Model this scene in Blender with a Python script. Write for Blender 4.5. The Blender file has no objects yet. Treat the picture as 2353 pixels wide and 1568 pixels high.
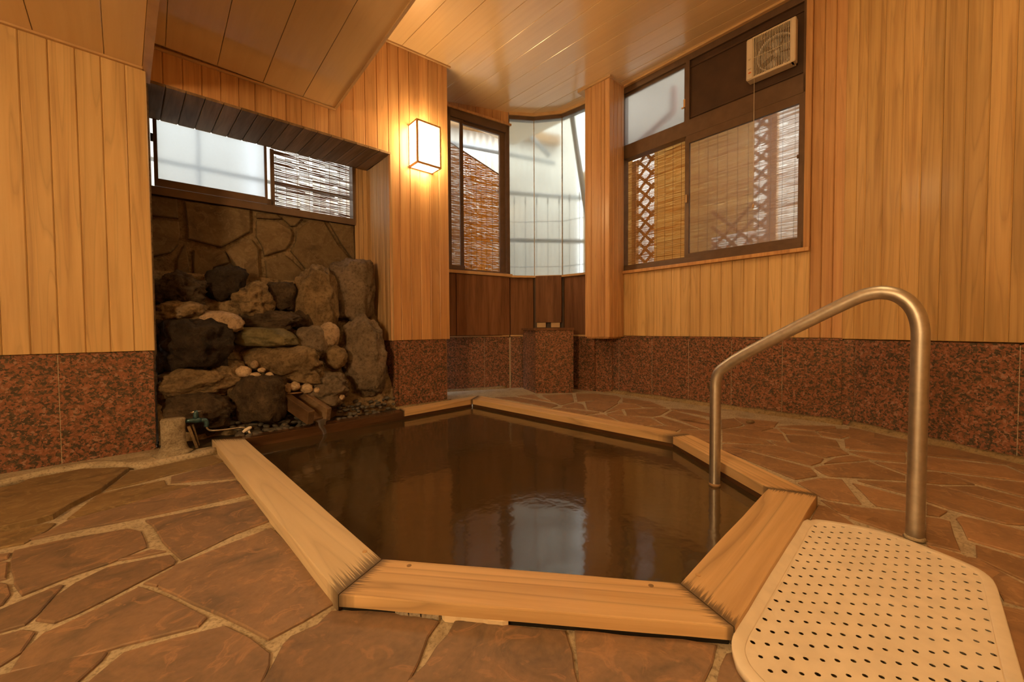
import bpy, bmesh, math, random
from mathutils import Vector, Matrix, noise

random.seed(7)
scene = bpy.context.scene
COL = scene.collection

# ------------------------------------------------------------------ camera
# room axes: x runs along the back wall, y towards it, z up; the lens stands 0.52 m above the floor
CAMH = 0.52
FPX, PCX, PCY = 919.8, 1176.5, 784.0
_pitch, _roll, _az = math.radians(1.744), math.radians(-0.359), math.radians(44.22)
_fw = Vector((0, math.cos(_pitch), -math.sin(_pitch)))
_r0 = Vector((1, 0, 0)); _u0 = _r0.cross(_fw)
_rt = _r0 * math.cos(_roll) + _u0 * math.sin(_roll)
_up = _u0 * math.cos(_roll) - _r0 * math.sin(_roll)
_M = Matrix(((math.cos(_az), math.sin(_az), 0), (-math.sin(_az), math.cos(_az), 0), (0, 0, 1)))
RT, UP, FW = _M @ _rt, _M @ _up, _M @ _fw
C0 = Vector((0, 0, CAMH))
cam_data = bpy.data.cameras.new('camera')
cam = bpy.data.objects.new('camera', cam_data); COL.objects.link(cam)
cam_data.sensor_width = 36.0
cam_data.lens = FPX / 2353.0 * 36.0
cam_data.clip_start = 0.02
_R = Matrix((RT, UP, -FW)).transposed().to_4x4()
cam.matrix_world = Matrix.Translation(C0) @ _R
scene.camera = cam

# ------------------------------------------------------------------ light and exposure
SKY_STRENGTH = 4.0
LAMP_COL = (1.0, 0.65, 0.295)
SCONCE_POWER = 42.0
CEILING_LAMP_POWER = 34.0
REAR_LAMP_POWER = 95.0
world = bpy.data.worlds.new('overcast sky'); scene.world = world
world.use_nodes = True
world.node_tree.nodes['Background'].inputs[0].default_value = (0.93, 0.97, 1.0, 1)
world.node_tree.nodes['Background'].inputs[1].default_value = SKY_STRENGTH
scene.view_settings.view_transform = 'Standard'
scene.view_settings.look = 'None'
scene.view_settings.gamma = 1.0
scene.view_settings.use_curve_mapping = False
scene.view_settings.exposure = 0.0
scene.cycles.use_denoising = True
scene.cycles.max_bounces = 10
scene.cycles.transmission_bounces = 8
scene.cycles.sample_clamp_indirect = 6.0

# ------------------------------------------------------------------ survey helpers: a sight line meets a measured plane
def ray(u, v):
    return RT * ((u - PCX) / FPX) - UP * ((v - PCY) / FPX) + FW
def on_level(u, v, z=0.0):
    d = ray(u, v); return C0 + d * ((z - CAMH) / d.z)
class Wall:
    """vertical plane from a to b; s runs along it, n points into the room"""
    def __init__(self, a, b):
        self.o = Vector((a[0], a[1], 0)); self.d = Vector((b[0] - a[0], b[1] - a[1], 0))
        self.len = self.d.length; self.d.normalize()
        self.n = Vector((self.d.y, -self.d.x, 0))
        if self.n.dot(Vector((0.9, 0.9, 0)) - self.o) < 0: self.n = -self.n
    def p(self, s, z, off=0.0):
        return self.o + self.d * s + self.n * off + Vector((0, 0, z))
    def at(self, u, v, off=0.0):
        d = ray(u, v); o = self.o + self.n * off
        P = C0 + d * ((o - C0).dot(self.n) / d.dot(self.n))
        return (P - self.o).dot(self.d), P.z
    def hit(self, u, v, off=0.0):
        s, z = self.at(u, v, off); return self.p(s, z, off)
    def mat(self, s, z, off):
        """local frame: X along the wall, Y out of it, Z up"""
        x = self.d if self.d.cross(self.n).z > 0 else -self.d
        m = Matrix((x, self.n, Vector((0, 0, 1)))).transposed().to_4x4()
        m.translation = self.p(s, z, off); return m

WB = Wall((.1, 2.463), (1.7, 2.384))        # back wall with the lamp
WL = Wall((-1.6, 2.36), (.102, 2.36))       # left wall
WA = Wall((.119, 2.861), (1.271, 2.763))    # back of the alcove
WW = Wall((2.845, 1.75), (2.77, .5))        # window wall
WR = Wall((2.762, .262), (1.598, -1.591))   # right wall
BV = [(1.70, 2.903), (2.46, 2.55), (2.64, 2.42), (2.785, 2.22), (2.815, 1.90)]
BF = [Wall(BV[i], BV[i + 1]) for i in range(4)]   # facets of the glazed bay

# ------------------------------------------------------------------ node materials
def new_mat(name):
    m = bpy.data.materials.new(name); m.use_nodes = True
    nt = m.node_tree; nt.nodes.clear()
    out = nt.nodes.new('ShaderNodeOutputMaterial')
    b = nt.nodes.new('ShaderNodeBsdfPrincipled')
    nt.links.new(b.outputs[0], out.inputs[0])
    return m, nt, b, out
def N(nt, t, **kw):
    n = nt.nodes.new(t)
    for k, v in kw.items():
        if k.startswith('i_'):
            key = k[2:]; n.inputs[int(key) if key.isdigit() else key].default_value = v
        else: setattr(n, k, v)
    return n
def ramp(nt, fac, stops, interp='LINEAR'):
    r = nt.nodes.new('ShaderNodeValToRGB'); r.color_ramp.interpolation = interp
    e = r.color_ramp.elements
    while len(e) < len(stops): e.new(0.5)
    for el, (p, c) in zip(e, stops):
        el.position = p; el.color = (c[0], c[1], c[2], 1)
    nt.links.new(fac, r.inputs[0]); return r.outputs[0]
def mix(nt, fac, a, b, mode='MIX'):
    n = nt.nodes.new('ShaderNodeMix'); n.data_type = 'RGBA'; n.blend_type = mode
    for s, v in ((0, fac), (6, a), (7, b)):
        if hasattr(v, 'node'): nt.links.new(v, n.inputs[s])
        elif s == 0: n.inputs[0].default_value = v
        else: n.inputs[s].default_value = (v[0], v[1], v[2], 1)
    return n.outputs[2]
def bump(nt, b, h, strength, dist=0.002):
    n = N(nt, 'ShaderNodeBump', i_Strength=strength, i_Distance=dist)
    nt.links.new(h, n.inputs['Height']); nt.links.new(n.outputs[0], b.inputs['Normal'])
def coords(nt, scale, rand=True, kind='Object'):
    tc = nt.nodes.new('ShaderNodeTexCoord')
    mp = N(nt, 'ShaderNodeMapping'); mp.inputs['Scale'].default_value = scale
    nt.links.new(tc.outputs[kind], mp.inputs[0])
    v = mp.outputs[0]
    if rand:
        oi = nt.nodes.new('ShaderNodeObjectInfo')
        mu = N(nt, 'ShaderNodeMath', operation='MULTIPLY', i_1=37.0); nt.links.new(oi.outputs['Random'], mu.inputs[0])
        ad = N(nt, 'ShaderNodeVectorMath', operation='ADD'); nt.links.new(v, ad.inputs[0]); nt.links.new(mu.outputs[0], ad.inputs[1])
        v = ad.outputs[0]
    return v
def wood(name, lo, mid, hi, grain=(26, 26, 1.6), rough=0.5, coat=0.0, vary=0.25, streak=0.5, ringscale=1.0, spec=0.4, smudge=0.0, relief=.12):
    """long grain along the axis with the smallest scale, arched rings, a different piece of timber per plank"""
    m, nt, b, out = new_mat(name)
    v = coords(nt, grain)
    n1 = N(nt, 'ShaderNodeTexNoise', i_Scale=1.0, i_Detail=7.0, i_Roughness=0.62); nt.links.new(v, n1.inputs['Vector'])
    v2 = coords(nt, tuple(g * 0.42 * ringscale for g in grain))
    n2 = N(nt, 'ShaderNodeTexNoise', i_Scale=1.0, i_Detail=2.0, i_Roughness=0.4); nt.links.new(v2, n2.inputs['Vector'])
    mu = N(nt, 'ShaderNodeMath', operation='MULTIPLY', i_1=11.0); nt.links.new(n2.outputs[0], mu.inputs[0])
    fr = N(nt, 'ShaderNodeMath', operation='FRACT'); nt.links.new(mu.outputs[0], fr.inputs[0])
    rings = ramp(nt, fr.outputs[0], [(0, (.35,) * 3), (.12, (.75,) * 3), (.8, (1,) * 3), (.97, (.62,) * 3), (1, (.35,) * 3)])
    col = ramp(nt, n1.outputs[0], [(.28, lo), (.5, mid), (.74, hi)])
    col = mix(nt, streak, col, rings, 'MULTIPLY')
    oi = nt.nodes.new('ShaderNodeObjectInfo')
    mr = N(nt, 'ShaderNodeMapRange', i_3=1 - vary, i_4=1 + vary); nt.links.new(oi.outputs['Random'], mr.inputs[0])
    hsv = N(nt, 'ShaderNodeHueSaturation'); nt.links.new(col, hsv.inputs['Color']); nt.links.new(mr.outputs[0], hsv.inputs['Value'])
    col = hsv.outputs[0]
    if smudge:
        v3 = coords(nt, (2.6, 2.6, .9))
        n3 = N(nt, 'ShaderNodeTexNoise', i_Scale=1.3, i_Detail=3.0); nt.links.new(v3, n3.inputs['Vector'])
        f = ramp(nt, n3.outputs[0], [(.56, (0,) * 3), (.72, (smudge,) * 3)])
        col = mix(nt, f, col, tuple(c * .45 for c in mid))
    nt.links.new(col, b.inputs['Base Color'])
    b.inputs['Roughness'].default_value = rough
    b.inputs['Specular IOR Level'].default_value = spec
    b.inputs['Coat Weight'].default_value = coat; b.inputs['Coat IOR'].default_value = 1.7 if coat >= 1 else 1.5; b.inputs['Coat Roughness'].default_value = 0.16
    if relief: bump(nt, b, n1.outputs[0], relief, 0.001)
    return m
def plain(name, c, rough=0.5, metal=0.0, spec=0.5, noise_amt=0.12, nscale=30.0, trans=0.0):
    m, nt, b, out = new_mat(name)
    v = coords(nt, (nscale,) * 3)
    n = N(nt, 'ShaderNodeTexNoise', i_Scale=1.0, i_Detail=4.0); nt.links.new(v, n.inputs['Vector'])
    lo = tuple(x * (1 - noise_amt * 1.6) for x in c); hi = tuple(min(1, x * (1 + noise_amt)) for x in c)
    nt.links.new(ramp(nt, n.outputs[0], [(.3, lo), (.7, hi)]), b.inputs['Base Color'])
    b.inputs['Roughness'].default_value = rough; b.inputs['Metallic'].default_value = metal
    b.inputs['Specular IOR Level'].default_value = spec
    return m
def rocky(name, cols, scale=9.0, rough=0.8, bumpy=0.6, fine=55.0, spec=0.25, dist=0.01):
    m, nt, b, out = new_mat(name)
    v = coords(nt, (scale,) * 3)
    n = N(nt, 'ShaderNodeTexNoise', i_Scale=1.0, i_Detail=9.0, i_Roughness=.68, i_Distortion=.6); nt.links.new(v, n.inputs['Vector'])
    k = len(cols); col = ramp(nt, n.outputs[0], [(.3 + .4 * i / max(1, k - 1), c) for i, c in enumerate(cols)])
    v2 = coords(nt, (fine,) * 3)
    n2 = N(nt, 'ShaderNodeTexNoise', i_Scale=1.0, i_Detail=6.0, i_Roughness=.7); nt.links.new(v2, n2.inputs['Vector'])
    pit = ramp(nt, n2.outputs[0], [(.3, (.35,) * 3), (.52, (1,) * 3)])
    col = mix(nt, .9, col, pit, 'MULTIPLY')
    nt.links.new(col, b.inputs['Base Color'])
    b.inputs['Roughness'].default_value = rough; b.inputs['Specular IOR Level'].default_value = spec
    h = mix(nt, .45, n.outputs[0], n2.outputs[0])
    bump(nt, b, h, bumpy, dist * 2.2)
    return m

M = {}
M['cedar'] = wood('pale cedar boarding', (.54, .34, .145), (.69, .465, .205), (.76, .54, .255), (30, 30, 1.3), .42, .12, .08, .30, smudge=.35)
M['cedar_red'] = wood('redder cedar boarding', (.42, .205, .08), (.57, .315, .13), (.65, .39, .17), (34, 34, 1.3), .42, .15, .11, .26, smudge=.35)
M['cedar_right'] = wood('streaky cedar boarding', (.42, .245, .09), (.58, .37, .145), (.67, .45, .19), (34, 34, 1.2), .48, .08, .12, .32, spec=.3, smudge=.5)
M['ceiling'] = wood('lacquered ceiling boarding', (.72, .50, .26), (.77, .55, .29), (.80, .59, .32), (30, .8, 30), .30, 1.0, .04, .02, spec=.8, relief=0)
M['trim'] = wood('planed wooden trim', (.48, .30, .14), (.56, .36, .17), (.62, .42, .21), (8, 8, 8), .45, .1, .05, .1)
M['dark_board'] = wood('dark stained boarding', (.16, .10, .055), (.23, .15, .085), (.30, .20, .12), (26, 1.8, 26), .7, 0, .2, .3, spec=.15)
M['brown_panel'] = wood('brown stained panel', (.115, .052, .025), (.185, .088, .043), (.245, .125, .066), (22, 22, 1.6), .6, .0, .15, .25, spec=.15)
M['jamb'] = wood('weathered alcove boarding', (.42, .26, .12), (.56, .37, .18), (.68, .47, .25), (46, 46, 1.2), .5, .05, .1, .35)
M['rim'] = wood('hinoki rim timber', (.52, .33, .15), (.68, .46, .23), (.75, .54, .29), (1.1, 24, 24), .5, .08, .06, .55, ringscale=.75, smudge=.2)
M['rim_pale'] = wood('greyer rim timber', (.56, .44, .27), (.63, .51, .33), (.69, .57, .38), (1.3, 20, 20), .55, .04, .03, .22, ringscale=.7)
def add_end_stain(m):
    # soot-coloured soak marks that creep into the end grain at the mitres (u runs along the board, 0 and 1 at its ends)
    nt = m.node_tree; b = next(n for n in nt.nodes if n.type == 'BSDF_PRINCIPLED')
    src = b.inputs['Base Color'].links[0].from_socket
    uv = nt.nodes.new('ShaderNodeUVMap'); sep = nt.nodes.new('ShaderNodeSeparateXYZ'); nt.links.new(uv.outputs[0], sep.inputs[0])
    pp = N(nt, 'ShaderNodeMath', operation='PINGPONG', i_1=.5); nt.links.new(sep.outputs[0], pp.inputs[0])
    mp = N(nt, 'ShaderNodeMapping'); mp.inputs['Scale'].default_value = (5, 26, 1); nt.links.new(uv.outputs[0], mp.inputs[0])
    n = N(nt, 'ShaderNodeTexNoise', i_Scale=1.0, i_Detail=5.0, i_Roughness=.7); nt.links.new(mp.outputs[0], n.inputs['Vector'])
    w = N(nt, 'ShaderNodeMapRange', i_1=.38, i_2=.72, i_3=.004, i_4=.085); nt.links.new(n.outputs[0], w.inputs[0])
    d = N(nt, 'ShaderNodeMath', operation='DIVIDE'); nt.links.new(pp.outputs[0], d.inputs[0]); nt.links.new(w.outputs[0], d.inputs[1])
    f = ramp(nt, d.outputs[0], [(0, (.95,) * 3), (.45, (.7,) * 3), (1, (0,) * 3)])
    nt.links.new(mix(nt, f, src, (.085, .06, .038)), b.inputs['Base Color'])
add_end_stain(M['rim']); add_end_stain(M['rim_pale'])
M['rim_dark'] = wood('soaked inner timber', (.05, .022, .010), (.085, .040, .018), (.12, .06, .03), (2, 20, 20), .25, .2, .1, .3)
M['brown_alu'] = plain('brown anodised sash metal', (.125, .078, .05), .38, .25, .5, .1, 18)
M['brown_board'] = plain('brown painted board', (.06, .031, .018), .5, 0, .35, .15, 9)
M['mortar'] = rocky('cream mortar', [(.33, .275, .19), (.46, .39, .275), (.54, .47, .345)], 14, .85, .5, 120, dist=.002)
M['mortar_ochre'] = rocky('ochre stained mortar', [(.20, .145, .075), (.29, .21, .11), (.36, .27, .15)], 12, .85, .5, 90, dist=.003)
M['bed'] = rocky('rock bedding mortar', [(.13, .095, .05), (.25, .18, .10), (.34, .25, .145)], 9, .85, .9, 50)
M['steel'] = plain('brushed stainless steel', (.54, .505, .45), .46, 1.0, .5, .08, 60)
M['plastic'] = plain('cream plastic', (.62, .52, .38), .42, 0, .5, .04, 12)
M['mat'] = plain('cream rubber mat', (.82, .74, .60), .6, 0, .3, .05, 26)
M['blue_brass'] = plain('verdigris brass', (.055, .12, .15), .4, .6, .5, .3, 60)
M['chrome'] = plain('dull chrome pipe', (.5, .47, .4), .28, 1.0, .5, .1, 40)
M['white_plastic'] = plain('white plastic nozzle', (.75, .68, .58), .45, 0, .5, .05, 30)
M['black'] = plain('black', (.012, .010, .008), .6, 0, .3, .1, 10)
M['concrete'] = rocky('coarse pale concrete', [(.22, .18, .12), (.40, .34, .24), (.52, .46, .35)], 30, .9, .9, 160, dist=.004)
M['pebble'] = plain('dark grey pebble', (.095, .086, .072), .55, 0, .4, .25, 40)
M['wet_bed'] = plain('dark wet gravel bed', (.045, .035, .022), .6, 0, .3, .3, 30)
M['chip'] = rocky('grey mortar chips', [(.24, .20, .15), (.45, .40, .32)], 60, .9, .6, 200, dist=.002)
M['caulk'] = plain('cream caulk', (.74, .60, .40), .5, 0, .4, .05, 60)
M['dowel'] = plain('dark dowel wood', (.30, .19, .10), .6, 0, .3, .15, 90)
M['bamboo'] = None

def make_bamboo(name, cols, tr):
    m, nt, b, out = new_mat(name)
    v = coords(nt, (6, 6, 160))
    n = N(nt, 'ShaderNodeTexNoise', i_Scale=1.0, i_Detail=3.0); nt.links.new(v, n.inputs['Vector'])
    c = ramp(nt, n.outputs[0], [(.3, cols[0]), (.5, cols[1]), (.72, cols[2])])
    nt.links.new(c, b.inputs['Base Color']); b.inputs['Roughness'].default_value = .55
    t = nt.nodes.new('ShaderNodeBsdfTranslucent'); nt.links.new(c, t.inputs[0])
    ms = N(nt, 'ShaderNodeMixShader', i_0=tr)
    nt.links.new(b.outputs[0], ms.inputs[1]); nt.links.new(t.outputs[0], ms.inputs[2]); nt.links.new(ms.outputs[0], out.inputs[0])
    return m
M['bamboo'] = make_bamboo('golden bamboo reed', [(.50, .27, .075), (.68, .42, .14), (.77, .53, .22)], .58)
M['bamboo_orange'] = make_bamboo('orange bamboo reed', [(.58, .31, .075), (.76, .46, .13), (.84, .56, .21)], .55)
M['reed_screen'] = make_bamboo('pale thin reed screen', [(.74, .54, .25), (.82, .63, .32), (.88, .70, .40)], .75)
M['bamboo_dark'] = make_bamboo('weathered brown bamboo reed', [(.07, .03, .012), (.15, .07, .03), (.26, .14, .07)], .25)

def make_granite():
    m, nt, b, out = new_mat('polished red granite')
    v = coords(nt, (1, 1, 1))
    w = N(nt, 'ShaderNodeTexNoise', i_Scale=100.0, i_Detail=3.0); nt.links.new(v, w.inputs['Vector'])
    ad = N(nt, 'ShaderNodeVectorMath', operation='MULTIPLY_ADD'); ad.inputs[1].default_value = (.018,) * 3
    nt.links.new(w.outputs['Color'], ad.inputs[0]); nt.links.new(v, ad.inputs[2])
    vo = N(nt, 'ShaderNodeTexVoronoi', i_Scale=135.0); nt.links.new(ad.outputs[0], vo.inputs['Vector'])
    sp = nt.nodes.new('ShaderNodeSeparateColor'); nt.links.new(vo.outputs['Color'], sp.inputs[0])
    big = N(nt, 'ShaderNodeTexNoise', i_Scale=40.0, i_Detail=3.0); nt.links.new(v, big.inputs['Vector'])
    mx = N(nt, 'ShaderNodeMath', operation='MULTIPLY_ADD', i_1=.9); nt.links.new(big.outputs[0], mx.inputs[0]); mx.inputs[2].default_value = -.45
    su = N(nt, 'ShaderNodeMath', operation='ADD'); nt.links.new(sp.outputs[0], su.inputs[0]); nt.links.new(mx.outputs[0], su.inputs[1])
    c = ramp(nt, su.outputs[0], [(0, (.070, .056, .040)), (.20, (.10, .078, .056)), (.34, (.18, .09, .055)), (.54, (.25, .112, .066)), (.78, (.30, .135, .082)), (.95, (.33, .19, .13))], 'CONSTANT')
    nt.links.new(c, b.inputs['Base Color']); b.inputs['Roughness'].default_value = .24; b.inputs['Specular IOR Level'].default_value = .35
    return m
M['granite'] = make_granite()

def make_flag(name, cols, rough=.5):
    m, nt, b, out = new_mat(name)
    v = coords(nt, (3.2, 3.2, 3.2))
    w = N(nt, 'ShaderNodeTexNoise', i_Scale=2.2, i_Detail=7.0, i_Roughness=.6, i_Distortion=1.4); nt.links.new(v, w.inputs['Vector'])
    c1 = ramp(nt, w.outputs[0], [(.34, cols[0]), (.46, cols[1]), (.58, cols[2]), (.72, cols[3])])
    v2 = coords(nt, (9, 9, 9))
    n2 = N(nt, 'ShaderNodeTexNoise', i_Scale=1.6, i_Detail=5.0, i_Distortion=2.2); nt.links.new(v2, n2.inputs['Vector'])
    f = ramp(nt, n2.outputs[0], [(.55, (0,) * 3), (.63, (.8,) * 3), (.66, (.25,) * 3), (.8, (0,) * 3)])
    c2 = mix(nt, f, c1, cols[4])
    v3 = coords(nt, (90, 90, 90))
    n3 = N(nt, 'ShaderNodeTexNoise', i_Scale=1.0, i_Detail=5.0); nt.links.new(v3, n3.inputs['Vector'])
    c3 = mix(nt, .35, c2, ramp(nt, n3.outputs[0], [(.3, (.62,) * 3), (.7, (1.15,) * 3)]), 'MULTIPLY')
    oi = nt.nodes.new('ShaderNodeObjectInfo')
    mr = N(nt, 'ShaderNodeMapRange', i_3=.86, i_4=1.12); nt.links.new(oi.outputs['Random'], mr.inputs[0])
    hsv = N(nt, 'ShaderNodeHueSaturation'); nt.links.new(c3, hsv.inputs['Color']); nt.links.new(mr.outputs[0], hsv.inputs['Value'])
    nt.links.new(hsv.outputs[0], b.inputs['Base Color'])
    b.inputs['Roughness'].default_value = rough; b.inputs['Specular IOR Level'].default_value = .4
    bump(nt, b, mix(nt, .35, w.outputs[0], n2.outputs[0]), .35, .01)
    return m
M['flag'] = make_flag('rust brown flagstone', [(.155, .112, .078), (.215, .145, .095), (.25, .165, .105), (.29, .178, .105), (.36, .215, .125)])
M['flag_ochre'] = make_flag('ochre flagstone', [(.16, .11, .055), (.215, .145, .07), (.25, .17, .08), (.28, .19, .09), (.33, .24, .12)])
M['flag_bright'] = make_flag('brightened brown flagstone', [(.235, .145, .082), (.285, .17, .09), (.32, .19, .098), (.36, .205, .105), (.41, .25, .13)], .55)  # right floor: flagstone colour raised to stand in for missing light
M['clad'] = make_flag('olive cladding stone', [(.10, .068, .035), (.145, .098, .05), (.175, .125, .065), (.20, .145, .08), (.22, .16, .09)], .75)

def make_water():
    m, nt, b, out = new_mat('murky brown spring water')
    v = coords(nt, (5.5, 5.5, 1), rand=False)
    n = N(nt, 'ShaderNodeTexNoise', i_Scale=1.6, i_Detail=3.0, i_Roughness=.55); nt.links.new(v, n.inputs['Vector'])
    v2 = coords(nt, (26, 26, 1), rand=False)
    n2 = N(nt, 'ShaderNodeTexNoise', i_Scale=1.0, i_Detail=2.0); nt.links.new(v2, n2.inputs['Vector'])
    b.inputs['Base Color'].default_value = (.052, .034, .015, 1)
    b.inputs['Roughness'].default_value = .09; b.inputs['IOR'].default_value = 1.75
    bump(nt, b, mix(nt, .3, n.outputs[0], n2.outputs[0]), .22, .006)
    return m
M['water'] = make_water()

def glass(name, rough, tint=(.96, .98, .97), ior=1.35, frost=0.0):
    m, nt, b, out = new_mat(name)
    v = coords(nt, (70,) * 3)
    n = N(nt, 'ShaderNodeTexNoise', i_Scale=1.0, i_Detail=3.0); nt.links.new(v, n.inputs['Vector'])
    nt.links.new(ramp(nt, n.outputs[0], [(.3, tuple(.96 * t for t in tint)), (.7, tint)]), b.inputs['Base Color'])
    b.inputs['Transmission Weight'].default_value = 1.0; b.inputs['Roughness'].default_value = rough; b.inputs['IOR'].default_value = ior
    if frost:
        t = nt.nodes.new('ShaderNodeBsdfTranslucent'); t.inputs[0].default_value = (*tint, 1)
        ms = N(nt, 'ShaderNodeMixShader', i_0=frost)
        nt.links.new(b.outputs[0], ms.inputs[1]); nt.links.new(t.outputs[0], ms.inputs[2]); nt.links.new(ms.outputs[0], out.inputs[0])
    return m
M['frosted'] = glass('frosted glass', .15, (.93, .95, .95), 1.3, .10)
M['frosted_thick'] = glass('densely frosted glass', .30, (.60, .635, .66), 1.35, .30)
M['transom_glass'] = glass('frosted transom glass', .26, (.80, .79, .76), 1.35, .2)
M['bay_glass'] = glass('streaky bay glass', .20, (.76, .79, .75), 1.3, .15)
M['clear_water'] = glass('falling water', .05, (.95, .97, 1), 1.33, .55)
M['clear_plastic'] = plain('grey fan blade plastic', (.62, .60, .60), .18, .2, .8, .1, 10)

def emit(name, col, strength):
    m, nt, b, out = new_mat(name); nt.nodes.remove(b)
    v = coords(nt, (3,) * 3)
    n = N(nt, 'ShaderNodeTexNoise', i_Scale=1.0); nt.links.new(v, n.inputs['Vector'])
    e = nt.nodes.new('ShaderNodeEmission'); e.inputs[1].default_value = strength
    nt.links.new(ramp(nt, n.outputs[0], [(.2, tuple(c * .96 for c in col)), (.8, col)]), e.inputs[0])
    nt.links.new(e.outputs[0], out.inputs[0]); return m
M['lamp_glow'] = emit('lit paper lamp panel', LAMP_COL, SCONCE_POWER)
M['rear_glow'] = emit('lit wall lamp panel', LAMP_COL, REAR_LAMP_POWER)
M['ceiling_glow'] = emit('lit ceiling lamp cover', LAMP_COL, CEILING_LAMP_POWER)

# ------------------------------------------------------------------ object helpers
def mesh_obj(name, verts, faces, mat, parent=None, smooth=False):
    me = bpy.data.meshes.new(name); me.from_pydata([tuple(v) for v in verts], [], faces); me.update()
    if mat: me.materials.append(mat)
    if smooth:
        for p in me.polygons: p.use_smooth = True
    return link(bpy.data.objects.new(name, me), parent)
def link(o, parent=None):
    COL.objects.link(o)
    if parent: o.parent = parent
    return o
def bm_obj(name, bm, mat, parent=None, smooth=False):
    bmesh.ops.recalc_face_normals(bm, faces=bm.faces)
    me = bpy.data.meshes.new(name); bm.to_mesh(me); bm.free()
    if mat: me.materials.append(mat)
    if smooth:
        for p in me.polygons: p.use_smooth = True
    return link(bpy.data.objects.new(name, me), parent)
def tag(o, label=None, cat=None, group=None, kind=None):
    if label: o['label'] = label
    if cat: o['category'] = cat
    if group: o['group'] = group
    if kind: o['kind'] = kind
    return o
def empty(name, loc, label, cat, group=None):
    o = bpy.data.objects.new(name, None); o.location = loc; o.empty_display_size = .05
    COL.objects.link(o)
    return tag(o, label, cat, group)
def adopt(o, root):
    """parent while keeping the world place (root only translated)"""
    o.parent = root; o.matrix_parent_inverse = Matrix.Translation(-Vector(root.location)); return o
BOXF = [(0, 1, 2, 3), (4, 7, 6, 5), (0, 4, 5, 1), (1, 5, 6, 2), (2, 6, 7, 3), (3, 7, 4, 0)]
def box_mesh(name, sx, sy, sz, mat, bevel=.0, base=False):
    bm = bmesh.new(); bmesh.ops.create_cube(bm, size=1)
    for v in bm.verts:
        v.co = Vector((v.co.x * sx, v.co.y * sy, v.co.z * sz + (sz / 2 if base else 0)))
    if bevel: bmesh.ops.bevel(bm, geom=bm.edges[:], offset=bevel, segments=1, affect='EDGES', profile=.5)
    bmesh.ops.recalc_face_normals(bm, faces=bm.faces)
    me = bpy.data.meshes.new(name); bm.to_mesh(me); bm.free(); me.materials.append(mat); return me
def wall_box(W, name, s0, s1, z0, z1, o0, o1, mat, parent=None, bevel=.0015):
    """a box on a wall: along s0..s1, up z0..z1, from o0 to o1 out of the plane"""
    me = box_mesh(name, s1 - s0, o1 - o0, z1 - z0, mat, bevel)
    o = bpy.data.objects.new(name, me); COL.objects.link(o)
    m = W.mat((s0 + s1) / 2, (z0 + z1) / 2, (o0 + o1) / 2)
    if parent is not None: adopt(o, parent)
    o.matrix_basis = m
    return o
_pl = {}
def plank_mesh(w, h, t, c, mat):
    """board w wide, h high, t thick, front long edges chamfered: V joints between neighbours"""
    key = (round(w, 4), round(h, 4), t, c, mat.name)
    if key not in _pl:
        a = w / 2 - .0004
        prof = [(-a, 0), (-a, t - c), (-a + c, t), (a - c, t), (a, t - c), (a, 0)]
        vs = [(x, y, 0) for x, y in prof] + [(x, y, h) for x, y in prof]
        fs = [(i, (i + 1) % 6, 6 + (i + 1) % 6, 6 + i) for i in range(6)] + [(5, 4, 3, 2, 1, 0), (6, 7, 8, 9, 10, 11)]
        me = bpy.data.meshes.new('plank'); me.from_pydata(vs, [], fs); me.update(); me.materials.append(mat)
        bm = bmesh.new(); bm.from_mesh(me); bmesh.ops.recalc_face_normals(bm, faces=bm.faces); bm.to_mesh(me); bm.free()
        _pl[key] = me
    return _pl[key]
def planks(W, seams, z0, z1, off, mat, parent, t=.012, c=.0035, name='plank'):
    for a, b in zip(seams[:-1], seams[1:]):
        zz0, zz1 = (z0((a + b) / 2) if callable(z0) else z0), (z1((a + b) / 2) if callable(z1) else z1)
        o = bpy.data.objects.new(name, plank_mesh(b - a, zz1 - zz0, t, c, mat)); COL.objects.link(o)
        o.parent = parent
        o.matrix_basis = W.mat((a + b) / 2, zz0, off - t + random.uniform(-.0006, .0006))
def sub(o, part):
    """hang a sub-part on a part, keeping its place"""
    o.parent = part; o.matrix_parent_inverse = part.matrix_basis.inverted(); return o
def seams(a, b, pitch, start=None):
    s = [a]; x = a + (start if start else pitch)
    while x < b - .012: s.append(x); x += pitch
    s.append(b); return s
def structure(name, verts, faces, mat):
    o = mesh_obj(name, verts, faces, mat); o['kind'] = 'structure'; return o
def wall_struct(name, W, s0, s1, z0, z1, off, mat, thick=.05):
    """backing slab of a wall, its front face `off` from the plane"""
    P = [W.p(s0, z0, off), W.p(s1, z0, off), W.p(s1, z1, off), W.p(s0, z1, off)]
    Q = [p - W.n * thick for p in P]
    return structure(name, P + Q, BOXF, mat)
def tube(name, pts, r, mat, parent=None, seg=14, cap=True, rs=None):
    bm = bmesh.new(); rings = []
    n = len(pts); pts = [Vector(p) for p in pts]
    tang = [(pts[min(i + 1, n - 1)] - pts[max(i - 1, 0)]).normalized() for i in range(n)]
    ref = Vector((0, 0, 1)) if abs(tang[0].z) < .9 else Vector((1, 0, 0))
    x = (ref - tang[0] * ref.dot(tang[0])).normalized()
    for i in range(n):
        x = (x - tang[i] * x.dot(tang[i])).normalized(); y = tang[i].cross(x)
        rr = rs[i] if rs else r
        rings.append([bm.verts.new(pts[i] + x * rr * math.cos(2 * math.pi * k / seg) + y * rr * math.sin(2 * math.pi * k / seg)) for k in range(seg)])
    for a, b in zip(rings[:-1], rings[1:]):
        for k in range(seg): bm.faces.new((a[k], a[(k + 1) % seg], b[(k + 1) % seg], b[k]))
    if cap: bm.faces.new(rings[0][::-1]); bm.faces.new(rings[-1])
    o = bm_obj(name, bm, mat, parent, smooth=True)
    return o
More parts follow.
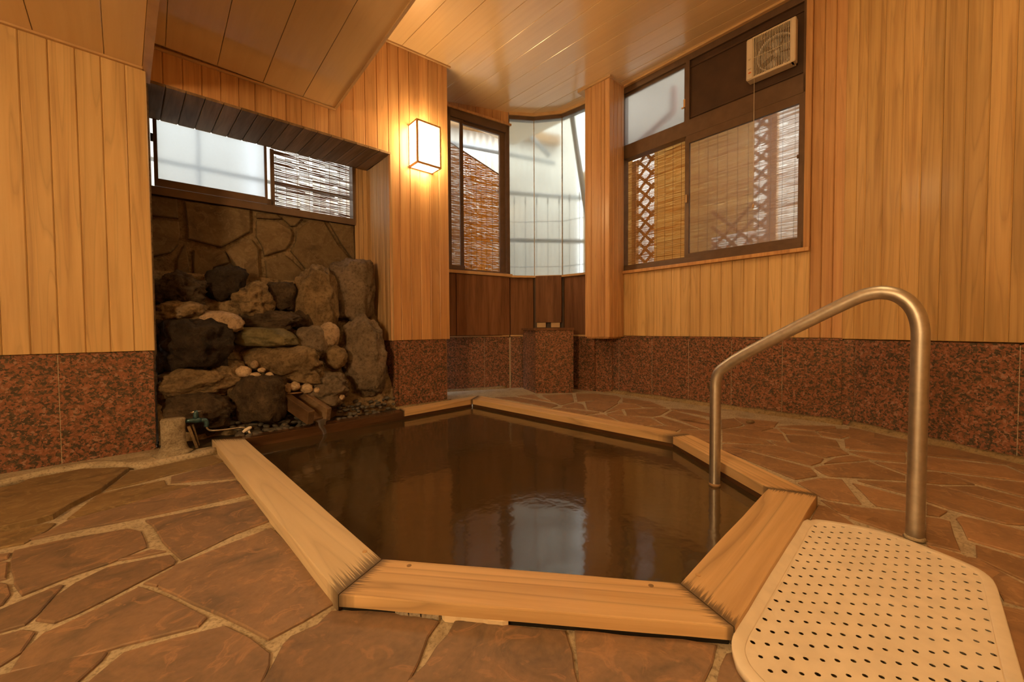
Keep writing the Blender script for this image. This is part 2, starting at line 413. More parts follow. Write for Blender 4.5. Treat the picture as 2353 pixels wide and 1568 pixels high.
def smooth_path(ctrl, per=8):
    """Catmull-Rom through the points"""
    P = [Vector(c) for c in ctrl]; P = [P[0] * 2 - P[1]] + P + [P[-1] * 2 - P[-2]]; out = []
    for i in range(1, len(P) - 2):
        for k in range(per):
            t = k / per; a, b, c, d = P[i - 1], P[i], P[i + 1], P[i + 2]
            out.append(.5 * ((2 * b) + (c - a) * t + (2 * a - 5 * b + 4 * c - d) * t * t + (3 * b - a - 3 * c + d) * t ** 3))
    out.append(P[-2]); return out
def prism(name, poly, z0, z1, mat, parent=None, bevel=0.0):
    bm = bmesh.new(); k = len(poly)
    vt = [bm.verts.new((p[0], p[1], z1)) for p in poly]; vb = [bm.verts.new((p[0], p[1], z0)) for p in poly]
    bm.faces.new(vt); bm.faces.new(vb[::-1])
    for i in range(k): bm.faces.new((vt[i], vb[i], vb[(i + 1) % k], vt[(i + 1) % k]))
    if bevel:
        ed = [e for e in bm.edges if all(abs(v.co.z - z1) < 1e-6 for v in e.verts)]
        bmesh.ops.bevel(bm, geom=ed, offset=bevel, segments=2, affect='EDGES', profile=.6)
    return bm_obj(name, bm, mat, parent)

# ================================================================== SETTING
CEIL = 2.40
def ceil_z(x): return CEIL - .06 * max(0.0, 2.0 - max(x, .9))

# ---- pool outline (room metres)
INNER = [(.386, .798), (.755, .318), (1.398, .322), (1.769, .783), (1.738, 2.188), (.386, 2.151)]
OUTER = [(.273, .746), (.704, .206), (1.441, .206), (1.860, .742), (1.871, 2.278), (.275, 2.233)]

# ---- floor: mortar bed with a hole for the bath, flagstones laid on it
room = [(-1.6, 2.42), (.10, 2.42), (.10, 2.9), (1.28, 2.9), (1.28, 2.45), (1.72, 2.42), (1.72, 2.93), (2.47, 2.58), (2.84, 2.25), (2.87, 1.75), (2.80, .25), (1.64, -1.6), (-1.6, -1.6)]
mid = [((a[0] + 2 * b[0]) / 3, (a[1] + 2 * b[1]) / 3) for a, b in zip(INNER, OUTER)]
bm = bmesh.new(); ed = []
for loop in (room, mid):
    vs = [bm.verts.new((x, y, -.005)) for x, y in loop]
    ed += [bm.edges.new((vs[i], vs[(i + 1) % len(vs)])) for i in range(len(vs))]
bmesh.ops.triangle_fill(bm, use_beauty=True, edges=ed, normal=(0, 0, 1))
g = bmesh.ops.extrude_face_region(bm, geom=bm.faces[:])
for v in [q for q in g['geom'] if isinstance(q, bmesh.types.BMVert)]: v.co.z = -.08
floor = bm_obj('floor', bm, M['mortar']); floor['kind'] = 'structure'

def inset(poly, d):
    """pull a polygon's edges inwards"""
    k = len(poly); area = sum(poly[i][0] * poly[(i + 1) % k][1] - poly[(i + 1) % k][0] * poly[i][1] for i in range(k))
    sg = 1 if area > 0 else -1; out = []
    for i in range(k):
        p0, p1, p2 = Vector(poly[i - 1]), Vector(poly[i]), Vector(poly[(i + 1) % k])
        e1, e2 = (p1 - p0), (p2 - p1)
        if e1.length < 1e-6 or e2.length < 1e-6: continue
        n1 = Vector((-e1.y, e1.x)).normalized() * sg; n2 = Vector((-e2.y, e2.x)).normalized() * sg
        b = n1 + n2
        b = b.normalized() * min(d / max(.35, b.length / 2), 2.2 * d) if b.length > .05 else n1 * d
        out.append(p1 + b)
    return out
def ragged(poly, step, amp, seed):
    """split long edges and let them wander a little, like broken stone"""
    out = []; k = len(poly)
    for i in range(k):
        a, b = Vector(poly[i]), Vector(poly[(i + 1) % k]); L = (b - a).length; n = max(1, min(9, int(L / step)))
        nn = Vector((-(b - a).y, (b - a).x)); nn = nn.normalized() if nn.length else nn
        for j in range(n):
            p = a.lerp(b, j / n)
            if j: p = p + nn * amp * noise.noise((p.x * 31 + seed, p.y * 31, seed * 1.7)) * 1.6
            out.append(p)
    return out
def slab(name, poly2, lift, thick, bev, mat, parent, place, seed):
    """a stone slab from a flat outline; place(x, y, h) puts it on its surface"""
    k = len(poly2); cx = sum(p[0] for p in poly2) / k; cy = sum(p[1] for p in poly2) / k
    tx, ty = random.uniform(-1, 1) * .004, random.uniform(-1, 1) * .004
    inner = inset(poly2, bev)
    if len(inner) != k: inner = [Vector(p) + (Vector((cx, cy)) - Vector(p)) * .04 for p in poly2]
    h = lambda p: lift + tx * (p[0] - cx) + ty * (p[1] - cy)
    vs = [place(p[0], p[1], -thick) for p in poly2] + [place(p[0], p[1], h(p) - bev * .8) for p in poly2] + [place(p[0], p[1], h(p)) for p in inner]
    fs = [tuple(range(2 * k, 3 * k))]
    for i in range(k):
        j = (i + 1) % k
        fs += [(i, j, k + j, k + i), (k + i, k + j, 2 * k + j, 2 * k + i)]
    bm = bmesh.new(); bv = [bm.verts.new(v) for v in vs]
    for f in fs:
        try: bm.faces.new([bv[q] for q in f])
        except ValueError: pass
    bmesh.ops.triangulate(bm, faces=[f for f in bm.faces if len(f.verts) > 4], ngon_method='EAR_CLIP')
    return bm_obj(name, bm, mat, parent)

FLAGS = [[(-21,1146),(0,1140),(66,1109),(191,1084),(294,1081),(229,1130),(157,1166),(119,1191),(85,1201),(0,1220),(-21,1223)],[(-21,1123),(0,1121),(62,1109),(0,1137),(-21,1142)],[(299,1084),(361,1072),(484,1045),(510,1059),(495,1064),(314,1109),(246,1125)],[(396,1095),(511,1063),(537,1091),(539,1097),(396,1108)],[(158,1190),(189,1167),(229,1135),(297,1120),(376,1104),(380,1115),(433,1115),(370,1136),(291,1156)],[(71,1238),(112,1222),(158,1196),(292,1160),(436,1117),(543,1104),(566,1135),(453,1160),(335,1185),(197,1211)],[(-21,1229),(0,1225),(102,1204),(123,1203),(107,1216),(53,1247),(0,1257),(-21,1261)],[(35,1265),(118,1246),(292,1215),(321,1222),(330,1244),(334,1256),(252,1291),(166,1319),(54,1364),(39,1340),(31,1305)],[(337,1195),(481,1168),(583,1148),(602,1172),(616,1196),(540,1224),(419,1283),(392,1257),(369,1226),(356,1206)],[(278,1284),(347,1263),(376,1266),(315,1278)],[(89,1420),(132,1369),(175,1339),(246,1304),(388,1276),(399,1289),(396,1295),(323,1332),(244,1373),(177,1406),(128,1426)],[(30,1539),(61,1492),(102,1455),(150,1434),(319,1349),(351,1362),(425,1396),(470,1419),(454,1436),(283,1478),(251,1488),(110,1523)],[(369,1346),(370,1339),(403,1299),(621,1213),(647,1237),(670,1267),(702,1307),(763,1385),(619,1464),(568,1436),(493,1401),(414,1366)],[(335,1338),(392,1308),(384,1322),(360,1343)],[(205,1568),(286,1500),(514,1440),(570,1468),(615,1503),(613,1529),(595,1568),(579,1616),(150,1616)],[(-24,1561),(0,1553),(150,1516),(240,1500),(229,1514),(168,1568),(130,1616),(-24,1616)],[(-21,1467),(0,1462),(49,1449),(73,1454),(42,1498),(0,1525),(-21,1537)],[(-21,1412),(0,1402),(134,1345),(140,1345),(84,1407),(54,1433),(0,1448),(-21,1452)],[(-21,1337),(0,1341),(12,1345),(18,1365),(0,1388),(-21,1399)],[(-21,1295),(0,1293),(12,1292),(10,1328),(0,1330),(-21,1330)],[(-21,1276),(0,1274),(20,1271),(13,1282),(0,1286),(-21,1289)],[(762,1405),(847,1406),(909,1411),(957,1418),(1004,1428),(979,1461),(958,1518),(932,1568),(918,1616),(585,1616),(603,1574),(631,1527),(655,1479),(670,1463),(731,1436)],[(1048,1427),(1165,1438),(1222,1445),(1296,1450),(1304,1479),(1311,1500),(1315,1540),(1323,1568),(1324,1614),(906,1628),(939,1568),(982,1527),(1008,1485),(1033,1458)],[(1324,1450),(1367,1454),(1448,1464),(1569,1471),(1643,1482),(1630,1524),(1608,1568),(1597,1614),(1340,1614),(1338,1568),(1331,1500)],[(1675,1504),(1681,1501),(1695,1538),(1724,1568),(1762,1614),(1643,1614),(1651,1581),(1661,1533)],[(1136,913),(1184,912),(1272,928),(1282,932),(1266,937),(1202,924)],[(1188,910),(1227,907),(1242,916),(1273,924)],[(1245,909),(1315,905),(1319,923),(1289,930),(1276,925)],[(1293,932),(1324,925),(1341,930),(1346,941),(1290,936)],[(1290,938),(1379,948),(1342,953),(1270,939)],[(1344,923),(1419,920),(1420,927),(1386,947),(1350,941)],[(1323,905),(1368,905),(1419,910),(1427,914),(1418,925),(1355,920),(1326,923)],[(1424,927),(1457,929),(1475,936),(1431,939),(1393,947)],[(1428,942),(1435,953),(1393,951)],[(1351,954),(1388,952),(1421,969)],[(1395,953),(1439,956),(1494,960),(1523,975),(1477,978),(1430,969)],[(1435,941),(1513,938),(1539,941),(1518,953),(1498,957),(1440,954)],[(1430,914),(1495,923),(1531,937),(1479,935),(1458,928),(1430,925)],[(1502,960),(1521,958),(1605,985),(1562,985),(1532,977)],[(1484,980),(1528,978),(1562,986),(1553,992)],[(1527,954),(1544,943),(1623,963),(1567,966)],[(1540,939),(1595,942),(1656,956),(1656,961),(1550,943)],[(1540,957),(1567,967),(1656,964),(1656,987),(1613,985)],[(1565,987),(1656,990),(1656,1027),(1560,994)],[(1657,964),(1687,961),(1708,975),(1702,978),(1657,985)],[(1689,960),(1741,965),(1789,970),(1780,981),(1713,977)],[(1713,978),(1778,983),(1750,990),(1698,982)],[(1752,991),(1780,985),(1786,986),(1799,996)],[(1790,985),(1872,992),(1886,1001),(1805,996)],[(1659,986),(1697,983),(1799,998),(1810,1015),(1765,1009),(1659,994)],[(1805,999),(1879,1003),(1922,1012),(1931,1028),(1817,1017)],[(1784,980),(1821,977),(1920,979),(1922,984),(1874,990)],[(1878,993),(1952,1001),(1932,1007),(1890,1001)],[(1927,985),(1991,989),(1980,994),(1958,1003),(1880,991)],[(1959,1005),(2000,992),(2011,996),(2011,1023)],[(1939,1009),(1956,1006),(2000,1023),(2035,1032),(2035,1038),(1942,1028)],[(1659,996),(1761,1011),(1780,1021),(1659,1015)],[(1661,1019),(1784,1024),(1894,1054),(1887,1062),(1865,1069)],[(1770,1013),(1933,1031),(1952,1043),(1916,1048),(1897,1051),(1788,1023)],[(1659,1021),(1863,1075),(1877,1088),(1879,1093),(1827,1101),(1659,1033)],[(1892,1065),(1917,1052),(1956,1046),(1998,1056)],[(1870,1074),(1893,1069),(2000,1060),(2000,1098),(1907,1094),(1888,1086)],[(1832,1108),(1882,1098),(1906,1099),(1936,1101),(1981,1158),(1902,1147),(1883,1140)],[(1884,1147),(1904,1152),(1999,1169),(2022,1173),(2022,1205),(1974,1190),(1923,1175)],[(1879,1159),(1903,1164),(1948,1193),(1974,1212),(1855,1205)],[(1950,1011),(2081,1040),(2081,1043),(1950,1031)],[(1950,981),(2083,1011),(2124,1021),(2124,1046),(2082,1037),(2047,1037),(1950,1005)],[(2127,1021),(2217,1034),(2353,1068),(2377,1076),(2377,1093),(2311,1066),(2127,1045)],[(2086,1047),(2134,1050),(2309,1071),(2353,1089),(2377,1098),(2377,1107),(2156,1080),(2086,1071)],[(1950,1036),(2082,1046),(2082,1062),(2001,1054),(1986,1050)],[(2161,1085),(2353,1109),(2377,1112),(2377,1146),(2249,1112)],[(2008,1061),(2124,1069),(2124,1105),(2082,1088)],[(1950,1065),(1996,1061),(2081,1093),(2081,1103),(1950,1096)],[(2128,1084),(2151,1083),(2242,1113),(2158,1111),(2128,1108)],[(2128,1113),(2154,1115),(2353,1175),(2377,1180),(2377,1207),(2313,1203),(2183,1169),(2128,1150)],[(2163,1117),(2244,1117),(2353,1145),(2377,1151),(2377,1175),(2353,1168)],[(1968,1103),(2124,1110),(2124,1149),(2081,1134)],[(1957,1109),(2078,1141),(2124,1156),(2124,1179),(2077,1171),(2012,1161),(1998,1149)],[(2128,1157),(2179,1174),(2160,1186),(2128,1181)],[(1950,1165),(1986,1166),(2077,1176),(2124,1186),(2124,1244),(2076,1231),(1950,1188)],[(2126,1187),(2158,1191),(2185,1198),(2194,1229),(2210,1267),(2126,1246)],[(2195,1190),(2207,1184),(2313,1208),(2377,1226),(2377,1282),(2353,1276),(2239,1243),(2222,1237),(2208,1207)],[(2240,1250),(2353,1284),(2377,1292),(2377,1343),(2338,1326),(2242,1281)],[(2126,1250),(2209,1273),(2238,1287),(2338,1334),(2377,1350),(2377,1372),(2289,1357),(2192,1289)],[(2220,1277),(2249,1283),(2353,1341),(2396,1357),(2396,1404),(2305,1378),(2264,1307)],[(2278,1386),(2353,1401),(2396,1410),(2396,1622),(2278,1622)]]
CLAD = [[(343,446),(409,455),(412,504),(343,496)],[(343,502),(412,508),(416,534),(411,564),(393,582),(343,591)],[(421,461),(575,480),(576,534),(561,541),(509,570),(457,557),(430,550),(428,512)],[(443,573),(502,571),(521,582),(529,604),(491,616),(473,661),(446,661)],[(404,598),(423,557),(429,564),(443,650),(430,654),(405,634)],[(516,577),(564,546),(577,550),(595,571),(600,661),(561,654),(539,611)],[(588,488),(636,491),(650,504),(589,502)],[(588,505),(636,507),(668,526),(673,535),(670,555),(657,575),(611,589),(607,589),(600,564),(587,543)],[(607,598),(655,585),(707,634),(691,651),(675,657),(645,646),(611,649)],[(645,498),(696,500),(679,521),(668,521)],[(711,501),(745,503),(779,566),(811,603),(779,612),(754,623),(714,634),(666,576),(679,555),(680,530)],[(754,505),(820,509),(820,605),(812,601),(786,564)]]
NEAR_FLAGS = 25

for i, poly in enumerate(FLAGS):
    pts = [on_level(u, v, 0) for u, v in poly]
    pts = [(p.x, p.y) for p in pts]
    far = i >= NEAR_FLAGS
    pts = ragged(pts, .045 if not far else .06, .0035 if not far else .0025, i * 3.1)
    pts = inset(pts, -.0018 if not far else .0012)
    slab('flagstone', pts, .0 if i else .012, .012, .0022, M['flag_ochre'] if i in (0, 1, 2, 4, 6) else M['flag_bright'] if far else M['flag'], floor, lambda x, y, h: (x, y, h), i)
# stones nobody sees one by one, behind and under the lens
prism('flagstone', [(-1.55, 2.2), (-.62, 2.2), (-.62, -1.55), (-1.55, -1.55)], -.012, -.002, M['flag'], floor)
prism('flagstone', [(-.6, -.25), (1.9, -.25), (1.3, -1.55), (-.6, -1.55)], -.012, -.002, M['flag'], floor)

for poly in ([(-.60, 2.20), (-.37, 2.24), (-.36, 1.80), (-.60, 1.72)], [(-.60, 1.69), (-.36, 1.77), (-.30, 1.36), (-.60, 1.26)], [(-.60, 1.23), (-.29, 1.33), (-.16, .86), (-.60, .74)], [(-.60, .71), (-.15, .83), (.02, .50), (-.1, .12), (-.60, .10)], [(-.60, .07), (-.1, .09), (.3, -.05), (.5, -.23), (-.60, -.23)]):
    slab('flagstone', ragged(poly, .05, .004, poly[0][1]), -.001, .012, .0022, M['flag'], floor, lambda x, y, h: (x, y, h), 3)
# mortar ridge below the left wall and mortar fillets along the granite
def strip(name, px_top, px_bot, z_top, mat, parent):
    T = [on_level(u, v, z_top) for u, v in px_top]; B = [on_level(u, v, 0.0) for u, v in px_bot]
    bm = bmesh.new(); rows = []
    for k, (t, b) in enumerate(zip(T, B)):
        m = (t + b) / 2; m.z = z_top + .004 + .004 * noise.noise((k * 1.7, 3, 1)); b.z = -.004
        back = t + (t - b) * .25; back.z = -.004
        rows.append([bm.verts.new(q) for q in (back, t, m, b)])
    for r0, r1 in zip(rows[:-1], rows[1:]):
        for q in range(3): bm.faces.new((r0[q], r1[q], r1[q + 1], r0[q + 1]))
        bm.faces.new((r0[3], r1[3], r1[0], r0[0]))
    bm.faces.new(rows[0]); bm.faces.new(rows[-1][::-1])
    return bm_obj(name, bm, mat, parent, smooth=True)
ridge_top = [(-60, 1117), (0, 1103), (60, 1090), (125, 1073), (190, 1062), (240, 1057), (290, 1062), (340, 1062), (390, 1050), (440, 1040), (495, 1028)]
ridge_bot = [(-60, 1130), (0, 1119), (60, 1105), (125, 1090), (190, 1080), (240, 1078), (290, 1078), (340, 1076), (390, 1066), (440, 1055), (500, 1042)]
strip('mortar_ridge', ridge_top, ridge_bot, .014, M['mortar'], floor)
def fillet(W, s0, s1, r=.022):
    k = max(2, int((s1 - s0) / .05)); bm = bmesh.new(); rows = []
    for i in range(k + 1):
        s = s0 + (s1 - s0) * i / k; q = r * (1 + .35 * noise.noise((s * 9, W.o.x, 2)))
        rows.append([bm.verts.new(W.p(s, z, o)) for z, o in ((-.02, -.002), (q, .001), (q * .45, q * .4), (.0005, q), (-.02, q))])
    for a, b in zip(rows[:-1], rows[1:]):
        for j in range(5): bm.faces.new((a[j], b[j], b[(j + 1) % 5], a[(j + 1) % 5]))
    bm.faces.new(rows[0]); bm.faces.new(rows[-1][::-1])
    bm_obj('mortar_fillet', bm, M['mortar_ochre'], floor, smooth=True)
fillet(WW, -.10, 1.46); fillet(WR, .0, 1.3); fillet(BF[0], .2, .80, .016); fillet(WB, 1.17, 1.6, .014)

def granite_run(W, ss, z0, z1, off, parent, name='granite_slab', gap=.0012, t=.02):
    for a, b in zip(ss[:-1], ss[1:]):
        wall_box(W, name, a + gap, b - gap, z0, z1, off - t, off, M['granite'], parent, .0008)
def joint_backing(W, s0, s1, z0, z1, off, parent):
    wall_box(W, 'joint_mortar', s0, s1, z0, z1, off - .019, off - .0012, M['mortar'], parent, 0)

# ---- left wall
wl = wall_struct('wall_left', WL, 0, 1.690, -.05, 1.70, -.030, M['cedar'])
planks(WL, [.35 + .0715 * k for k in range(0, 13)] + [1.282, 1.350, 1.422, 1.494, 1.565, 1.637, 1.702], .435, 1.66, 0, M['cedar'], wl, t=.014)
granite_run(WL, [.2, .62, 1.02, 1.415, 1.695], -.01, .434, -.012, wl, t=.018)
joint_backing(WL, .2, 1.69, -.01, .43, -.012, wl)
wall_box(WL, 'end_board', 1.690, 1.702, .435, 1.66, -.11, -.0145, M['cedar'], wl)
wall_box(WL, 'granite_slab', 1.684, 1.6965, -.01, .434, -.11, -.0125, M['granite'], wl)
# ---- left low soffit, boards run towards the wall
so = structure('ceiling_left', [(-1.6, 1.25, 1.66), (.09, 1.25, 1.66), (.09, 2.46, 1.66), (-1.6, 2.46, 1.66), (-1.6, 1.25, 2.45), (.09, 1.25, 2.45), (.09, 2.46, 2.45), (-1.6, 2.46, 2.45)], [(3, 2, 1, 0), (4, 5, 6, 7), (0, 1, 5, 4), (1, 2, 6, 5), (2, 3, 7, 6), (3, 0, 4, 7)], M['ceiling'])
def soffit_board(x0, x1, ya, yb, z_of, parent, t=.01, c=.0014, drift=0.0, mat=None):
    """ceiling board, its underside at z_of(y); chamfered joints"""
    w = x1 - x0; prof = [(x0 + .0011, t), (x0 + .0011, c), (x0 + .0011 + c, 0), (x1 - .0011 - c, 0), (x1 - .0011, c), (x1 - .0011, t)]
    vs = []
    for y in (ya, yb):
        yv = y if not isinstance(y, tuple) else None
        for x, h in prof:
            yy = yv if yv is not None else y[0] + (y[1] - y[0]) * (x - x0) / w
            vs.append((x - drift * (2.44 - yy) , yy, z_of(x, yy) + h))
    cx = (x0 + x1) / 2
    fs = [(i, (i + 1) % 6, 6 + (i + 1) % 6, 6 + i) for i in range(6)] + [(5, 4, 3, 2, 1, 0), (6, 7, 8, 9, 10, 11)]
    bm = bmesh.new(); bv = [bm.verts.new(v) for v in vs]
    for f in fs: bm.faces.new([bv[q] for q in f])
    return bm_obj('ceiling_board', bm, mat or M['ceiling'], parent)
for a, b in ((-.600, -.404), (-.404, -.212), (-.212, -.024), (-.024, .091)):
    soffit_board(a, b, 1.25, 2.36, lambda x, y: 1.648, so)
structure('trim_1', [(-1.6, 2.345, 1.640), (.095, 2.345, 1.640), (.095, 2.362, 1.640), (-1.6, 2.362, 1.640), (-1.6, 2.345, 1.652), (.095, 2.345, 1.652), (.095, 2.362, 1.652), (-1.6, 2.362, 1.652)], BOXF, M['trim'])
structure('trim_2', [(.091, 1.25, 1.640), (.119, 1.25, 1.640), (.119, 2.466, 1.640), (.091, 2.466, 1.640), (.091, 1.25, 2.1), (.119, 1.25, 2.1), (.119, 2.466, 2.1), (.091, 2.466, 2.1)], BOXF, M['trim'])
# ---- middle soffit, rising towards the lens, its right edge over the bath
SLOPE = .070
sz = lambda x, y: 1.812 + SLOPE * (2.43 - y)
sm = structure('ceiling_middle', [(x - .033 * (2.44 - y), y, sz(x, y) + h) for h in (.012, .5) for x, y in ((.115, 1.1), (.925, 1.1), (.925, 2.45), (.115, 2.45))], [(3, 2, 1, 0), (4, 5, 6, 7), (0, 1, 5, 4), (1, 2, 6, 5), (2, 3, 7, 6), (3, 0, 4, 7)], M['ceiling'])
for a, b in ((.117, .174), (.174, .366), (.366, .560), (.560, .751), (.751, .921)):
    soffit_board(a, b, 1.1, 2.425, sz, sm, drift=.033)
E0, E1 = (.920, 2.44), (.932, 2.44)
structure('trim_3', [(x - .033 * (2.44 - y), y, sz(x, y) + h) for h in (-.006, .5) for x, y in ((.918, 1.1), (.931, 1.1), (.931, 2.455), (.918, 2.455))], [(3, 2, 1, 0), (4, 5, 6, 7), (0, 1, 5, 4), (1, 2, 6, 5), (2, 3, 7, 6), (3, 0, 4, 7)], M['trim'])
wall_box(WB, 'trim_4', .015, .825, 1.800, 1.811, 0, .014, M['trim'])['kind'] = 'structure'

# ---- back wall: header over the alcove, lamp wall to its right
wb = wall_struct('wall_back', WB, 0, 1.160, 1.66, 2.45, -.016, M['cedar_red'], .10)
lw = wall_struct('wall_lamp', WB, 1.170, 1.590, -.05, 2.45, -.034, M['cedar_red'], .34)
hs = [-.005, .064, .135, .207, .281, .356, .427, .500, .571, .646, .715, .789, .859, .932, 1.003, 1.079]
planks(WB, hs + [1.1525], 1.655, 2.42, 0, M['cedar_red'], wb)
planks(WB, [1.1525, 1.226, 1.299, 1.373, 1.447, 1.519, 1.598], .450, 2.42, 0, M['cedar_red'], lw)
granite_run(WB, [1.166, 1.575], -.02, .449, -.012, lw)
tr = structure('trim_5', [WB.p(s, ceil_z(WB.p(s, 0).x) - h, o) for s, h, o in ((1.0, .010, .013), (1.62, .010, .013), (1.62, .010, -.02), (1.0, .010, -.02), (1.0, -.012, .013), (1.62, -.012, .013), (1.62, -.012, -.02), (1.0, -.012, -.02))], BOXF, M['trim'])
# end face of the lamp wall towards the bay
we = Wall((WB.p(1.598, 0).x, WB.p(1.598, 0).y), (WB.p(1.598, 0).x + .02, 2.90))
# ---- alcove
wa = wall_struct('wall_alcove', WA, -.06, 1.25, -.05, 1.26, -.022, M['bed'], .06)
header = [(0.10, 2.458), (1.258, 2.4006), (1.268, 2.764), (.10, 2.864)]
ah = structure('ceiling_alcove', [(x, y, z) for z in (1.652, 1.75) for x, y in ((.09, 2.482), (1.27, 2.426), (1.28, 2.79), (.09, 2.88))], [(3, 2, 1, 0), (4, 5, 6, 7), (0, 1, 5, 4), (1, 2, 6, 5), (2, 3, 7, 6), (3, 0, 4, 7)], M['dark_board'])
for k in range(16):
    x0 = .10 + .0725 * k; x1 = x0 + .0725
    soffit_board(x0, x1, (2.4535 - .0496 * (x0 - .1), 2.4535 - .0496 * (x1 - .1)), (2.861 - .085 * (x0 - .1), 2.861 - .085 * (x1 - .1)), lambda x, y: 1.640 + random.uniform(0, .0002), ah, t=.013, c=.003, mat=M['dark_board'])
# right jamb of the alcove
WJ = Wall((1.256, 2.401), (1.270, 2.775))
WJ.n = Vector((-1, .037, 0)).normalized()
wj = wall_struct('wall_jamb', WJ, 0.02, .46, -.05, 1.75, -.014, M['jamb'], .05)
planks(WJ, [0, .052, .104, .156, .208, .260, .312, .364, .40], .448, 1.642, 0, M['jamb'], wj, t=.012, c=.003)
granite_run(WJ, [0.002, .10, .36], -.02, .447, -.011, wj)
planks(WA, [1.062, 1.092, 1.122, 1.152, 1.19], .45, 1.642, .004, M['jamb'], wa, t=.012)
structure('wall_alcove_left', [(x, y, z) for z in (-.05, 1.66) for x, y in ((.080, 2.475), (.112, 2.475), (.112, 2.90), (.080, 2.90))], BOXF, M['bed'])
# stones of the alcove's back wall
for i, poly in enumerate(CLAD):
    pts = [WA.at(u, v, .0) for u, v in poly]
    pts = [(max(.0, min(1.06, s)), min(1.243, z)) for s, z in pts]
    pts = ragged(pts, .06, .004, i * 2.3 + 50)
    slab('cladding_stone', inset(pts, .0035), .004 + .003 * (i % 3), .022, .006, M['clad'], wa, lambda x, y, h: WA.p(x, y, h), i + 90)

# ---- window in the alcove
def frame_struct(name, W, bars, mat, off0, off1):
    """frame as one solid of bars (s0, s1, z0, z1)"""
    bm = bmesh.new()
    for s0, s1, z0, z1 in bars:
        vs = [bm.verts.new(W.p(s, z, o)) for z in (z0, z1) for s, o in ((s0, off0), (s1, off0), (s1, off1), (s0, off1))]
        for f in BOXF: bm.faces.new([vs[q] for q in f])
    o = bm_obj(name, bm, mat); o['kind'] = 'structure'; return o
w1 = frame_struct('window_1', WA, [(0, 1.062, 1.243, 1.285), (0, .012, 1.285, 1.655), (1.046, 1.062, 1.285, 1.655)], M['brown_alu'], -.05, .020)
def sash(W, bars, mat, off0, off1, window, name='sash'):
    o = frame_struct(name, W, bars, mat, off0, off1); del o['kind']; o.parent = window; return o
sh1 = sash(WA, [(.024, .541, 1.290, 1.330), (.024, .040, 1.330, 1.640), (.528, .541, 1.330, 1.640)], M['brown_alu'], -.012, .012, w1)
sub(wall_box(WA, 'pane', .040, .528, 1.328, 1.640, -.004, .0, M['frosted_thick'], None, 0), sh1)
sub(wall_box(WA, 'latch', .014, .024, 1.52, 1.56, .004, .018, M['black']), sh1)
sh1b = sash(WA, [(.541, .575, 1.286, 1.330), (.562, .583, 1.285, 1.640)], M['brown_alu'], -.032, -.013, w1)
sub(wall_box(WA, 'pane', .541, .562, 1.330, 1.640, -.026, -.022, M['frosted'], None, 0), sh1b)

# ---- glazed bay
def facet_struct(name, z0, z1, off, mat, thick, i0=0, i1=4):
    """one bent slab along the facets of the bay"""
    P = [Vector((x, y, 0)) for x, y in BV[i0:i1 + 1]]; vs = []
    nrm = []
    for i in range(len(P)):
        ns = [BF[i0 + j].n for j in (i - 1, i) if 0 <= j < len(P) - 1]
        b = sum(ns, Vector()); nrm.append(b.normalized() / max(.5, b.normalized().dot(ns[0])))
    bm = bmesh.new(); rows = []
    for p, n in zip(P, nrm):
        rows.append([bm.verts.new(p + n * o + Vector((0, 0, z))) for z, o in ((z0, off), (z1, off), (z1, off - thick), (z0, off - thick))])
    for a, b in zip(rows[:-1], rows[1:]):
        for j in range(4): bm.faces.new((a[j], b[j], b[(j + 1) % 4], a[(j + 1) % 4]))
    bm.faces.new(rows[0]); bm.faces.new(rows[-1][::-1])
    o = bm_obj(name, bm, mat); o['kind'] = 'structure'; return o
wy = facet_struct('wall_bay', -.05, .985, -.028, M['brown_board'], .06)
S0 = .219     # where the old survey of facet 0 began along BF[0]
granite_run(BF[0], [.25, .60, .829], -.02, .452, 0, wy); joint_backing(BF[0], .25, .842, -.02, .445, 0, wy)
granite_run(BF[1], [.002, .20], -.02, .452, 0, wy)
wall_box(BF[1], 'granite_cap', .0, .20, .452, .466, -.03, .006, M['trim'], wy)
granite_run(BF[3], [.05, .318], -.02, .452, .004, wy)
granite_run(Wall((2.815, 2.06), (2.838, 1.76)), [0, .155, .31], -.02, .452, 0.006, wy)
wall_box(BF[0], 'granite_cap', .26, .829, .452, .466, -.03, .006, M['trim'], wy)
wall_box(BF[3], 'granite_cap', .03, .33, .452, .466, -.03, .008, M['trim'], wy)
W2 = Wall((1.80, 2.686), (2.455, 2.546))      # plane of the bay's sliding sash, a little forward of the granite
wyp = wall_struct('wall_bay_panel', W2, .06, .66, .463, .985, -.016, M['brown_board'], .02)
wall_box(W2, 'wall_panel', .160, .668, .467, .972, -.016, .0, M['brown_panel'], wyp)
wall_box(W2, 'wall_panel', .06, .156, .467, .972, -.016, -.006, M['brown_panel'], wyp)
wall_box(BF[1], 'wall_panel', .004, .212, .467, .972, -.024, -.013, M['brown_panel'], wy)
wall_box(BF[3], 'wall_panel', .01, .30, .467, .972, -.024, -.012, M['brown_panel'], wy)
wall_box(BF[2], 'cover_board', .010, .238, .574, .985, -.012, .016, M['brown_panel'], wy)
wall_box(BF[2], 'support_block', .02, .10, .530, .574, -.012, .008, M['trim'], wy)
wall_box(BF[2], 'support_block', .145, .225, .530, .574, -.012, .008, M['trim'], wy)
sill = facet_struct('trim_6', .972, .990, .014, M['trim'], .05)
wall_box(W2, 'trim_13', .05, .690, .975, 1.000, -.05, .016, M['trim'])['kind'] = 'structure'
w2 = frame_struct('window_2', W2, [(.06, .674, 1.000, 1.014), (.06, .674, 2.222, 2.286), (.06, .122, 1.0, 2.28), (.640, .674, 1.0, 2.28)], M['brown_alu'], -.06, .0)
sh2 = sash(W2, [(.122, .240, 1.014, 1.040), (.122, .240, 2.195, 2.225), (.205, .225, 1.04, 2.2)], M['brown_alu'], -.022, -.006, w2)
